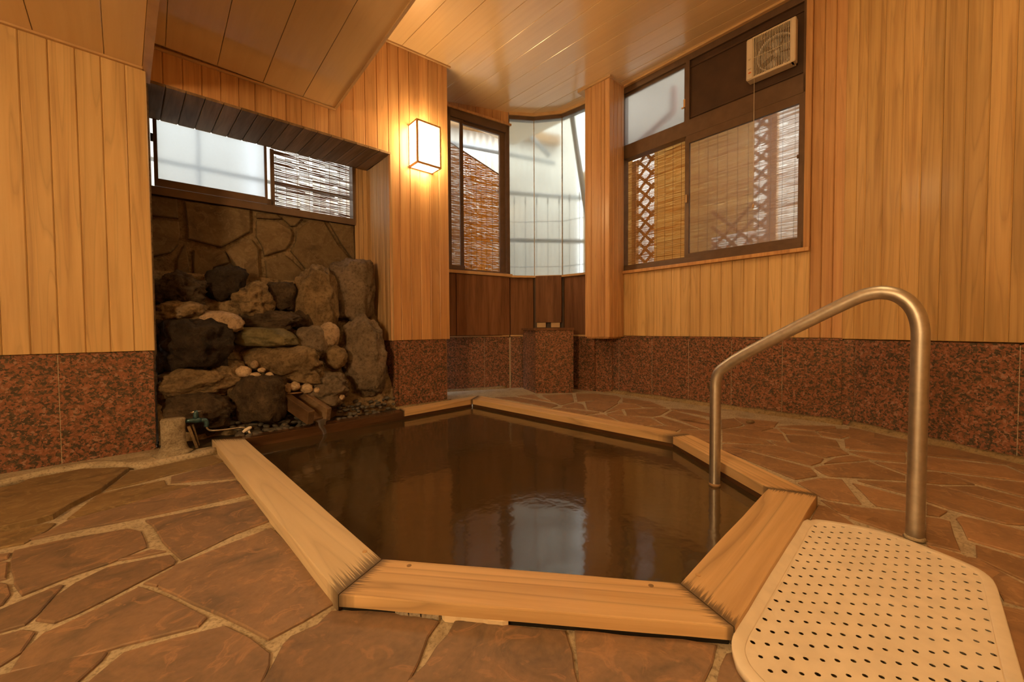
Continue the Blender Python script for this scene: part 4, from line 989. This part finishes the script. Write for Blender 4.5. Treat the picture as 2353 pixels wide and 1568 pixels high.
bed_of(116, [(520, 985), (540, 955), (600, 965), (660, 948), (700, 962), (715, 975), (640, 985), (560, 1003)], zr, .026, .044, 'flat dark grey pebble in the loose bed between faucet and spout', 'dark pebbles left of the spout')
bed_of(9, [(512, 946), (520, 936), (548, 934), (548, 962), (525, 964)], lambda x, y: .016, .03, .045, 'dark pebble wedged between the two lower left boulders', 'dark pebbles wedged between boulders')
# ground under the pebbles
prism('pebble_bed', [(.105, 2.24), (1.255, 2.275), (1.255, 2.55), (.105, 2.60)], -.02, .006, M['wet_bed'], floor)
P = on_level(542, 955, .05); boulder('pebble', P, (.034, .02, .034), 4.4, M['r_pale'], None, 3, .1); tag(bpy.context.scene.objects[-1] if False else COL.objects[-1], 'pale round stone lying at the foot of the upright centre boulder', 'stone')
P = on_level(583, 971, .045)
bm = bmesh.new()
for q in range(20):
    a = q * math.pi / 10
    for w in range(8):
        t = w * math.pi / 4; rr = .0165 + .0042 * math.cos(t)
        bm.verts.new((P.x + rr * math.cos(a) * .9, P.y + .3 * rr * math.sin(a) + .002 * math.sin(t), P.z + rr * math.sin(a) * .85))
bm.verts.ensure_lookup_table()
for q in range(20):
    for w in range(8): bm.faces.new([bm.verts[i] for i in (q * 8 + w, q * 8 + (w + 1) % 8, ((q + 1) % 20) * 8 + (w + 1) % 8, ((q + 1) % 20) * 8 + w)])
tag(bm_obj('pipe_ring', bm, M['white_plastic'], None, True), 'small pale plastic ring lying among the pebbles left of the spout', 'ring')

# ================================================================== SPOUT and falling water
ax0, ax1 = Vector((.630, 2.42, .182)), Vector((.728, 2.185, .072))
ax = (ax1 - ax0).normalized(); lat = Vector((-ax.y, ax.x, 0)).normalized(); lat = lat if lat.x > 0 else -lat; upv = lat.cross(ax); upv = upv if upv.z > 0 else -upv
sp = empty('water_spout', tuple(ax0), 'weathered wooden trough spout pouring water from the rocks into the bath', 'spout')
def beam(name, c0, c1, w, h, mat, skew=0.0, parent=None, bev=.003):
    bm = bmesh.new(); a = (c1 - c0).normalized(); vs = []
    for c, dd in ((c0, 0), (c1, skew)):
        for x, z in ((-w, -h), (w, -h), (w, h), (-w, h)):
            vs.append(bm.verts.new(c + lat * x + upv * z + a * (dd if z > 0 else -dd * .3)))
    for f in BOXF: bm.faces.new([vs[q] for q in f])
    bmesh.ops.recalc_face_normals(bm, faces=bm.faces); bmesh.ops.bevel(bm, geom=bm.edges[:], offset=bev, segments=1, affect='EDGES')
    return adopt(bm_obj(name, bm, mat), parent)
M['spout'] = wood('wet weathered spout timber', (.06, .035, .02), (.15, .09, .05), (.36, .27, .17), (10, 3.0, 10), .3, .3, .1, .4)
beam('side_board', ax0 - lat * .052, ax1 - lat * .052, .0205, .034, M['spout'], -.012, sp)
beam('side_board', ax0 + lat * .050, ax1 + lat * .050 + ax * .01, .016, .034, M['spout'], -.012, sp)
beam('bottom_board', ax0 - upv * .026, ax1 - upv * .026 - ax * .01, .037, .007, M['spout'], 0, sp, .001)
cs0 = ax0 + ax * .085 + upv * .038
adopt(tube('cross_stick', [cs0 - lat * .064 - ax * .012, cs0, cs0 + lat * .078 + ax * .004], .0042, M['dowel'], None, 8), sp)
fw_pts = []; m0 = ax1 - upv * .016
bm = bmesh.new(); rows = []
for q in range(9):
    t = q / 8; c = m0 + ax * (.012 + .030 * t) + Vector((0, 0, -.0 - (m0.z + .022) * t ** 1.6)); hw = .026 * (1 - t) + .007
    rows.append([bm.verts.new(c + lat * (hw * x + .004 * math.sin(q * 1.3)) + Vector((0, 0, 1)) * 0 + ax * y) for x, y in ((-1, 0), (-.4, .003), (.4, .003), (1, 0), (.4, -.003), (-.4, -.003))])
for a_, b_ in zip(rows[:-1], rows[1:]):
    for j in range(6): bm.faces.new((a_[j], b_[j], b_[(j + 1) % 6], a_[(j + 1) % 6]))
bm.faces.new(rows[0]); bm.faces.new(rows[-1][::-1])
tag(bm_obj('falling_water', bm, M['clear_water'], None, True), 'clear stream of water falling from the wooden spout into the bath', 'water', kind='stuff')
for k, (u0, v0, z0, u1, v1, z1) in enumerate(((700, 942, .06, 716, 972, .01), (722, 946, .05, 716, 972, .01))): pass
# prop under the spout
adopt(beam('support_post', Vector((.735, 2.25, -.01)), Vector((.735, 2.251, .055)), .012, .012, M['spout'], 0, sp, .001), sp)

# ================================================================== FAUCET on a concrete stub
Yf = 2.245
WF = Wall((0, Yf), (1, Yf))
fa = empty('faucet', (.145, 2.24, 0), 'old blue-green faucet on a stubby concrete post beside the left wall', 'faucet')
base = WF.hit(400, 1038); topP = WF.hit(397, 962)
bm = bmesh.new(); rings = []
for q, (t, r) in enumerate(((-.08, .056), (.0, .055), (.08, .049), (.2, .043), (.5, .0415), (.8, .0415), (.96, .0425), (1.0, .039))):
    c = base.lerp(topP, t); rings.append([])
    for w in range(18):
        a = w * math.pi / 9; rr = r * (1 + .05 * noise.noise((q * 2.1, math.cos(a) * 2, math.sin(a) * 2)))
        rings[-1].append(bm.verts.new((c.x + rr * math.cos(a), c.y + rr * .85 * math.sin(a), c.z)))
for a_, b_ in zip(rings[:-1], rings[1:]):
    for w in range(18): bm.faces.new((a_[w], a_[(w + 1) % 18], b_[(w + 1) % 18], b_[w]))
bm.faces.new(rings[0][::-1]); bm.faces.new(rings[-1])
adopt(bm_obj('concrete_post', bm, M['concrete'], None, True), fa)
foot = boulder('mortar_foot', base + Vector((-.008, -.02, -.005)), (.13, .12, .045), 8.1, M['concrete'], None, 3, .3); adopt(foot, fa)
f = lambda u, v, o=.0: WF.hit(u, v, o)
vbd = adopt(tube('valve_body', [f(424, 968), f(438, 967), f(452, 966), f(463, 966)], .008, M['blue_brass'], None, 14, rs=[.0085, .009, .0135, .0095]), fa)
vst = adopt(tube('valve_stem', [f(450, 966), f(450, 955), f(450, 948), f(449, 944)], .008, M['blue_brass'], None, 12, rs=[.011, .010, .0095, .006]), fa)
ha = adopt(tube('handle', [f(439, 949), f(447, 946.5), f(466, 945.5)], .0028, M['chrome'], None, 10, rs=[.0035, .0045, .002]), fa)
adopt(tube('elbow', smooth_path([f(462, 966), f(472, 966.5), f(475, 974), f(474, 981)], 4), .0095, M['blue_brass'], None, 12), fa)
spp = adopt(tube('spout_pipe', smooth_path([f(474, 976), f(477, 986), f(488, 990), f(520, 987.5), f(552, 983), f(562, 984), f(567, 990)], 6), .0044, M['chrome'], None, 12), fa)
nz_ = adopt(tube('nozzle', [f(558, 994, .004), f(564, 989, .004), f(573, 984, .004), f(578, 982, .004)], .007, M['white_plastic'], None, 14, rs=[.0065, .0085, .0085, .006]), fa)
nz_t = adopt(tube('nozzle_tip', [f(571, 990, .004), f(575, 998, .004), f(578, 1003, .004)], .004, M['white_plastic'], None, 12, rs=[.0045, .0042, .0052]), fa)
sub(nz_, spp); sub(nz_t, spp); sub(vst, vbd); sub(ha, vbd)
def wedge(u0, v0, u1, v1, label, w=.012, off=0.0):
    a, b = WF.hit(u0, v0, off), WF.hit(u1, v1, off + .02)
    bm = bmesh.new(); ax_ = (b - a).normalized(); sd = ax_.cross(Vector((0, 1, 0))).normalized(); vs = []
    for c, ww_ in ((a, w), (b, w * .8)):
        for x, y in ((-1, -1), (1, -1), (1, 1), (-1, 1)): vs.append(bm.verts.new(c + sd * x * ww_ * .5 + Vector((0, 1, 0)) * y * .006))
    for q in BOXF: bm.faces.new([vs[i] for i in q])
    bmesh.ops.recalc_face_normals(bm, faces=bm.faces); bmesh.ops.bevel(bm, geom=bm.edges[:], offset=.002, segments=1, affect='EDGES')
    return tag(bm_obj('wooden_wedge', bm, M['r_tan']), label, 'wedge')
wedge(433, 980, 453, 1030, 'thicker grey wooden wedge leaning against the concrete faucet post')
wedge(443, 976, 457, 1024, 'thinner grey wooden wedge leaning behind the thicker one by the faucet', .008, -.014)

# small stray stones
P = on_level(1080, 931, -.016); boulder('stone', P, (.034, .03, .028), 2.2, M['r_cream'], None, 3, .3); tag(COL.objects[-1], 'small pale stone breaking the water at the far corner of the bath', 'stone')
P = on_level(1724, 970, .006); boulder('stone', P, (.045, .03, .016), 5.2, M['r_tan'], None, 3, .3); tag(COL.objects[-1], 'small tan stone chip on the flagstones near the granite wall', 'stone')

# ================================================================== WALL LAMP
def sconce(W, s0, s1, z0, z1, dep, label, name='wall_lamp', fr='cedar_red', glow='lamp_glow'):
    c = W.p((s0 + s1) / 2, z0, 0); L = empty(name, tuple(c), label, 'lamp')
    b = .012
    bars = [(s0, s0 + b, z0, z1, 0, b), (s1 - b, s1, z0, z1, 0, b), (s0, s0 + b, z0, z1, dep - b, dep), (s1 - b, s1, z0, z1, dep - b, dep)]
    for z in (z0, z1 - b):
        bars += [(s0 + b, s1 - b, z, z + b, dep - b, dep), (s0 + b, s1 - b, z, z + b, 0, b), (s0, s0 + b, z, z + b, b, dep - b), (s1 - b, s1, z, z + b, b, dep - b)]
    for q in bars: adopt(wall_box(W, 'frame_bar', *q, M[fr], None, .0006), L)
    e = .002
    adopt(wall_box(W, 'front_panel', s0 + b, s1 - b, z0 + b, z1 - b, dep - b, dep - b + .001, M[glow], None, 0), L)
    adopt(wall_box(W, 'side_panel', s0 + e, s0 + e + .001, z0 + b, z1 - b, b, dep - b, M[glow], None, 0), L)
    adopt(wall_box(W, 'side_panel', s1 - e - .001, s1 - e, z0 + b, z1 - b, b, dep - b, M[glow], None, 0), L)
    adopt(wall_box(W, 'bottom_panel', s0 + b, s1 - b, z0 + e, z0 + e + .001, b, dep - b, M[glow], None, 0), L)
    adopt(wall_box(W, 'top_panel', s0 + b, s1 - b, z1 - e - .001, z1 - e, b, dep - b, M[glow], None, 0), L)
    adopt(wall_box(W, 'back_plate', s0 - .008, s1 - .02, z0 + .004, z1 - .004, .0, .003, M['plastic'], None, .001), L)
    return L
sconce(WB, 1.290, 1.470, 1.594, 1.872, .118, 'glowing box-shaped paper wall lamp on the cedar wall beside the bay')
# the room's other lamps, behind the lens
WQ = Wall((-1.6, -.6), (-1.6, 1.2)); WQ.n = Vector((1, 0, 0))
sconce(WQ, .62, .92, .98, 1.41, .13, 'tall glowing paper wall lamp on the wall behind the lens', glow='rear_glow')
for cl_c, lb in ((Vector((1.25, .15, 2.36)), 'round glowing ceiling lamp above the near end of the bath'),):
    cl_o = empty('ceiling_lamp', tuple(cl_c), lb, 'lamp')
    for nm, r1, r2, h, dz, mt in (('base_ring', .19, .19, .02, -.012, 'trim'), ('cover', .17, .135, .055, -.048, 'ceiling_glow')):
        bm = bmesh.new(); bmesh.ops.create_cone(bm, cap_ends=True, segments=28, radius1=r2, radius2=r1, depth=h)
        for v in bm.verts: v.co += cl_c + Vector((0, 0, dz))
        adopt(bm_obj(nm, bm, M[mt]), cl_o)

# ================================================================== EXHAUST FAN
fan = empty('exhaust_fan', tuple(WW.p(1.105, 2.005, -.02)), 'cream square exhaust fan with vertical grille and pull cord on the brown panel', 'fan')
fs0, fs1, fz0, fz1, fo = .979, 1.231, 2.008, 2.252, .045
FB = lambda nm, s0, s1, z0, z1, o0, o1, mt, bev=.001: adopt(wall_box(WW, nm, s0, s1, z0, z1, o0, o1, M[mt], None, bev), fan)
FB('side_panel', fs0, fs0 + .038, fz0, fz1, -.02, fo, 'plastic', .006)
FB('side_panel', fs1 - .026, fs1, fz0, fz1, .0, fo, 'plastic', .004)
FB('top_rail', fs0 + .03, fs1 - .02, fz1 - .010, fz1, -.012, fo - .003, 'plastic', .002)
FB('bottom_rail', fs0 + .03, fs1 - .01, fz0, fz0 + .014, -.02, fo - .003, 'plastic', .003)
FB('back_box', fs0 + .01, fs1 - .006, fz0 + .006, fz1 - .006, -.026, -.016, 'brown_board', 0)
FB('cross_bar', fs0 + .038, fs1 - .026, 2.128, 2.131, fo - .010, fo - .007, 'plastic', 0)
for k in range(24):
    s = fs0 + .0415 + (fs1 - .026 - fs0 - .043) * k / 23
    FB('grille_slat', s - .0013, s + .0013, fz0 + .012, fz1 - .008, fo - .005, fo - .002, 'plastic', 0)
fc = WW.p(1.128, 2.118, -.004)
def ring_on(W, c, r0, r1, o0, o1, mat, seg=40):
    bm = bmesh.new(); rows = []
    for k in range(seg):
        a = 2 * math.pi * k / seg
        rows.append([bm.verts.new(c + W.d * r * math.cos(a) + Vector((0, 0, r * math.sin(a))) + W.n * o) for r, o in ((r0, o0), (r1, o0), (r1, o1), (r0, o1))])
    for k in range(seg):
        A_, B_ = rows[k], rows[(k + 1) % seg]
        for j in range(4): bm.faces.new((A_[j], B_[j], B_[(j + 1) % 4], A_[(j + 1) % 4]))
    return bm_obj('shroud_ring', bm, mat, None, True)
adopt(ring_on(WW, fc, .092, .098, -.010, .026, M['clear_plastic']), fan)
blades = []
for k in range(5):
    bm = bmesh.new(); a0 = 2 * math.pi * k / 5 + .5; vs = []
    for t, ww_ in ((.018, .25), (.05, .42), (.086, .50)):
        for q in (-1, 0, 1):
            a = a0 + q * ww_
            vs.append(bm.verts.new(fc + WW.d * t * math.cos(a) + Vector((0, 0, t * math.sin(a))) + WW.n * (.004 + .008 * q)))
    for i in range(2):
        for j in range(2): bm.faces.new((vs[i * 3 + j], vs[i * 3 + j + 1], vs[i * 3 + j + 4], vs[i * 3 + j + 3]))
    bmesh.ops.solidify(bm, geom=bm.faces[:], thickness=.0015)
    blades.append(bm_obj('blade', bm, M['clear_plastic'], None, True))
bm = bmesh.new(); bmesh.ops.create_uvsphere(bm, u_segments=14, v_segments=8, radius=.020)
for v in bm.verts: v.co += fc + WW.n * .008
hub = adopt(bm_obj('hub', bm, M['clear_plastic'], None, True), fan)
for q in blades: sub(q, hub)
c0 = WW.p(1.020, fz0 + .004, .030); c1 = WW.p(1.022, 1.262, .030)
pcd = adopt(tube('pull_cord', [c0, c0.lerp(c1, .5), c1], .0016, M['plastic'], None, 6), fan)
bead = adopt(tube('cord_bead', [c1 + Vector((0, 0, .006)), c1 + Vector((0, 0, -.004)), c1 + Vector((0, 0, -.016)), c1 + Vector((0, 0, -.020))], .005, M['trim'], None, 10, rs=[.0025, .006, .0062, .003]), fan)
sub(bead, pcd)
M['ink'] = plain('faint grey print', (.16, .13, .10), .6, 0, .2, .1, 50)
M['orange'] = plain('orange printed mark', (.62, .15, .05), .5, 0, .3, .1, 50)
for z, w in ((2.128, .014), (2.123, .011), (2.071, .017), (2.067, .013)):
    FB('print_line', fs0 + .012, fs0 + .012 + w, z, z + .0016, fo, fo + .0004, 'ink', 0)
bm = bmesh.new(); oc = WW.p(fs0 + .021, 2.048, fo + .0002); vs = [bm.verts.new(oc + WW.d * .0085 * math.cos(a * math.pi / 8) + Vector((0, 0, .0045 * math.sin(a * math.pi / 8)))) for a in range(16)]
ff = bm.faces.new(vs); gg = bmesh.ops.extrude_face_region(bm, geom=[ff])
for v in [q for q in gg['geom'] if isinstance(q, bmesh.types.BMVert)]: v.co += WW.n * .0004
adopt(bm_obj('orange_mark', bm, M['orange']), fan)

# ================================================================== BAMBOO BLINDS
def blind(W, s0, s1, z0, z1, off, pitch, gap, label, seed, cords, sag=lambda s: 0.0, fat=.62, slope=0.0, mt='bamboo', seg=.026, wob=.3):
    rnd = random.Random(seed)
    B = empty('bamboo_blind', tuple(W.p((s0 + s1) / 2, z1, off)), label, 'blind', )
    bm = bmesh.new(); z = z0; r = 0
    def bit(sa, za, sb, zb, h, o):
        vs = []
        for s, zz in ((sa, za), (sb, zb)):
            for dz, do in ((-h, 0), (0, .0011), (h, 0), (0, -.0011)): vs.append(bm.verts.new(W.p(s, zz + dz, o + do)))
        for j in range(4): bm.faces.new((vs[j], vs[(j + 1) % 4], vs[4 + (j + 1) % 4], vs[4 + j]))
    while z < z1:
        n = max(4, int((s1 - s0) / seg)); tilt = rnd.uniform(-.004, .004) + slope * (s1 - s0); ph = rnd.uniform(0, 6)
        zz = [z + tilt * (k / n - .5) + .25 * pitch * math.sin(ph + k * .8) + rnd.uniform(-wob, wob) * pitch for k in range(n + 1)]
        h = pitch * fat * .5 * rnd.uniform(.7, 1.3)
        for k in range(n):
            if rnd.random() < gap: continue
            a, b = s0 + (s1 - s0) * k / n, s0 + (s1 - s0) * (k + 1) / n
            if rnd.random() < gap * 1.3: b = a + (b - a) * rnd.uniform(.3, .8)
            lim = z1 + sag((a + b) / 2)
            if zz[k] > lim: continue
            bit(a, zz[k], b + .001, zz[k + 1], h * rnd.uniform(.75, 1.15), off)
        z += pitch * rnd.uniform(.8, 1.2)
    rd = adopt(bm_obj('reeds', bm, M[mt]), B); rd['kind'] = 'stuff'
    for s in cords:
        adopt(tube('binding_cord', [W.p(s, z0 - .01, off + .0022), W.p(s + .004, (z0 + z1) / 2, off + .0022), W.p(s + .001, z1 + sag(s), off + .0022)], .0011, M['dark_board'], None, 5), B)
    tp = [W.p(s, z1 + sag(s), off) for s in (s0, s0 * .67 + s1 * .33, s0 * .33 + s1 * .67, s1)]
    adopt(tube('top_bar', tp, .005, M['dark_board'], None, 8), B)
    return B
blind(WA, .575, 1.055, 1.20, 1.70, -.075, 0.0068, .10, 'ragged dark bamboo blind outside the alcove window above the rocks', 3, [.60, .655, .72, .79, .86, .92, .985, 1.03], fat=.70, slope=-.03, wob=.26, seg=.07, mt='bamboo_dark')
blind(W2, .10, .68, .95, 2.05, -.13, .0062, .015, 'gappy bamboo blind hanging slanted behind the narrow bay sash window', 4, [.13, .19, .25, .31, .36, .41, .46, .51, .57, .63], sag=lambda s: -.36 * (s - .24), fat=1.0, wob=.36, mt='bamboo_orange')
blind(WW, .0, 1.36, .94, 2.0, -.16, .0042, .02, 'dense golden bamboo blind behind the large sliding window', 5, [.03 + .064 * k for k in range(21)], fat=.72, slope=.004, seg=.07, wob=.12)

# ================================================================== OUTSIDE THE WINDOWS
M['fence_wood'] = wood('brown outdoor timber', (.40, .20, .065), (.54, .29, .10), (.62, .36, .14), (26, 26, 1.5), .6, 0, .15, .3)
M['cream_metal'] = plain('cream corrugated sheet', (.80, .76, .66), .6, 0, .3, .06, 4)
M['backdrop_grey'] = rocky('grey beige backdrop', [(.16, .145, .12), (.30, .275, .23), (.38, .35, .30)], 2.2, .9, .2, 30)
M['cream_bright'] = plain('brightened cream sheet', (.88, .84, .74), .6, 0, .3, .08, 4)  # lighter copy of the cream sheet, colour raised to brighten the big pane
M['grey_paint'] = plain('grey painted steel', (.42, .45, .46), .55, 0, .3, .1, 8)
M['pale_pole'] = plain('pale plastic pole', (.62, .60, .56), .5, 0, .3, .08, 8)
M['pink_pipe'] = plain('rusty pink pipe', (.34, .17, .14), .6, 0, .3, .12, 12)
M['gravel'] = rocky('pale yard gravel', [(.35, .33, .30), (.5, .48, .44)], 20, .9, .5, 90)
gr = structure('floor_outside', [(-3, 2.95, -.12), (7, 2.95, -.12), (7, 9, -.12), (-3, 9, -.12), (2.95, -3, -.12), (7, -3, -.12), (7, 2.95, -.12), (2.95, 2.95, -.12)], [(0, 1, 2, 3), (4, 5, 6, 7)], M['gravel'])
def corrugated(name, a, b, z0, z1, pitch, amp, mat, label):
    W = Wall(a, b); n = int(W.len / pitch) * 4; bm = bmesh.new(); rows = []
    for i in range(n + 1):
        s = W.len * i / n; o = amp * math.sin(2 * math.pi * s / pitch)
        rows.append([bm.verts.new(W.p(s, z, o + t)) for z, t in ((z0, 0), (z1, 0), (z1, -.002), (z0, -.002))])
    for p, q in zip(rows[:-1], rows[1:]):
        for j in range(4): bm.faces.new((p[j], q[j], q[(j + 1) % 4], p[(j + 1) % 4]))
    bm.faces.new(rows[0]); bm.faces.new(rows[-1][::-1])
    return tag(bm_obj(name, bm, mat, None, True), label, 'fence'), W
cf, WC = corrugated('corrugated_fence', (.9, 4.15), (3.95, 2.9), -.12, 3.15, .07, .012, M['cream_metal'], 'cream corrugated sheet fence behind the bay window')
cf2, WC2 = corrugated('corrugated_fence', (4.0, 2.86), (4.15, -.6), -.12, 3.3, .07, .012, M['cream_bright'], 'cream corrugated sheet fence standing behind the lattice and bamboo')
cf3, WC3 = corrugated('corrugated_fence', (-.6, 4.45), (.86, 4.32), -.12, 2.4, .07, .012, M['cream_metal'], 'cream corrugated sheet fence behind the alcove window')
# horizontal beam across the corrugated sheet
t = tag(wall_box(WC, 'rail_beam', .4, 3.0, 2.62, 2.72, .03, .10, M['fence_wood']), 'brown horizontal beam across the cream corrugated fence', 'beam')
# spear-topped bar fence just outside the bay panes
bf = empty('bar_fence', (2.9, 2.9, -.12), 'thin grey bar fence with two rails seen through the bay panes', 'fence')
FP = [Vector((2.22, 2.98, 0)), Vector((2.70, 2.66, 0)), Vector((2.97, 2.36, 0)), Vector((3.04, 1.9, 0))]
acc = 0.0
for a, b in zip(FP[:-1], FP[1:]):
    L = (b - a).length; k = 0
    while acc < L:
        p = a.lerp(b, acc / L)
        adopt(tube('fence_bar', [p + Vector((0, 0, z)) for z in (-.1, .9, 1.67, 1.70, 1.73, 1.77)], .004, M['grey_paint'], None, 6, rs=[.0022, .0022, .0022, .007, .005, .001]), bf)
        acc += .105
    acc -= L
    for z in (1.10, 1.52):
        adopt(tube('fence_rail', [a + Vector((0, 0, z)), b + Vector((0, 0, z))], .0028, M['grey_paint'], None, 6), bf)
# leaning pole and cross timbers beyond the panes
tag(tube('leaning_pole', [BF[3].p(.02, 2.50, -.10), BF[3].p(.30, .80, -.10)], .022, M['pale_pole'], None, 12), 'pale pole leaning diagonally outside the right bay pane', 'pole')
for z, y0, y1, nm, lb in ((2.36, (2.2, 3.35), (3.5, 2.9), 'cross_beam', 'dark horizontal pipe high outside the bay panes'), (1.36, (2.2, 3.1), (3.35, 2.2), 'cross_beam', 'grey horizontal pipe at mid height outside the bay panes'), (1.88, (2.5, 3.1), (3.5, 2.5), 'cross_beam', 'grey horizontal pipe above the spear tops outside the bay panes')):
    tag(tube(nm, [Vector((*y0, z)), Vector((*y1, z))], .020, M['grey_paint'], None, 12), lb, 'pipe')
# brackets of a roof high behind the panes
tag(tube('roof_strut', [Vector((2.85, 3.0, 2.75)), Vector((3.3, 2.8, 2.35))], .022, M['grey_paint'], None, 10), 'dark slanting roof strut high outside the middle bay pane', 'strut')
tag(wall_box(WC2, 'transom_backdrop', .2, 3.2, 2.45, 3.9, .05, .12, M['backdrop_grey']), 'mottled grey beige panel added outside the transom to dim it', 'wall')  # added backdrop, darkens the too bright view through the transom
# rusty pipe outside the transom
pw = lambda s, z, o=-.25: WW.p(s, z, o)
tag(tube('bent_pipe', smooth_path([pw(-.05, 2.0), pw(.12, 2.07), pw(.26, 2.13), pw(.345, 2.165), pw(.37, 2.20), pw(.372, 2.26), pw(.372, 2.34), pw(.372, 2.36)], 5), .026, M['pink_pipe'], None, 12), 'rusty bent pipe outside the frosted transom window', 'pipe')
# pipes outside the alcove window
tag(tube('drain_pipe', [WA.p(-.3, 1.50, -.22), WA.p(1.3, 1.50, -.22)], .013, M['grey_paint'], None, 10), 'grey horizontal pipe outside the frosted alcove pane', 'pipe')
tag(tube('drain_pipe', [WA.p(.22, -.12, -.25), WA.p(.22, 2.2, -.25)], .010, M['grey_paint'], None, 10), 'thin grey upright pipe outside the frosted alcove pane', 'pipe')
# lattice screen and posts outside the window wall
lt = empty('lattice_screen', tuple(WW.p(.3, -.12, -.32)), 'brown diagonal lattice screen with posts and boards behind the golden blind', 'lattice')
LO = -.30
for s0, s1 in ((-.25, .105), (.275, .40), (1.02, 1.10)):
    pass
adopt(wall_box(WW, 'post', -.025, .018, -.1, 1.93, LO - .04, LO, M['fence_wood']), lt)
adopt(wall_box(WW, 'post', .995, 1.05, -.1, 1.93, LO - .04, LO, M['fence_wood']), lt)
for k in range(6): adopt(wall_box(WW, 'fence_board', -.57 + .09 * k, -.57 + .09 * k + .088, -.1, 2.02, LO - .025, LO - .019, M['reed_screen']), lt)
for k in range(8): adopt(wall_box(WW, 'fence_board', .172 + .0925 * k, .172 + .0925 * k + .0915, 1.18 if k > 4 else -.1, 2.02, LO - .025, LO - .019, M['reed_screen']), lt)
def lattice(s0, s1, z0, z1, step, off):
    k = int(z0 / step) - 8
    for sg in (1, -1):
        z = z0 - (s1 - s0) - step
        while z < z1 + (s1 - s0):
            za, zb = (z, z + (s1 - s0)) if sg > 0 else (z + (s1 - s0), z)
            ta, tb = 0.0, 1.0
            lo, hi = (za, zb)
            if max(lo, hi) > z0 and min(lo, hi) < z1:
                A_, B_ = WW.p(s0, za, off), WW.p(s1, zb, off)
                bm = bmesh.new(); dn = (B_ - A_).normalized(); up_ = WW.n.cross(dn); vs = []
                for c in (A_, B_):
                    for x, y in ((-.011, -.003), (.011, -.003), (.011, .003), (-.011, .003)): vs.append(bm.verts.new(c + up_ * x + WW.n * y))
                for f in BOXF: bm.faces.new([vs[q] for q in f])
                adopt(bm_obj('lattice_slat', bm, M['fence_wood']), lt)
            z += step
        off += .007
lattice(.018, .172, .7, 1.9, .112, LO - .02)
lattice(.912, .995, .7, 1.9, .112, LO - .02)
lattice(.635, .912, .7, 1.18, .112, LO - .02)
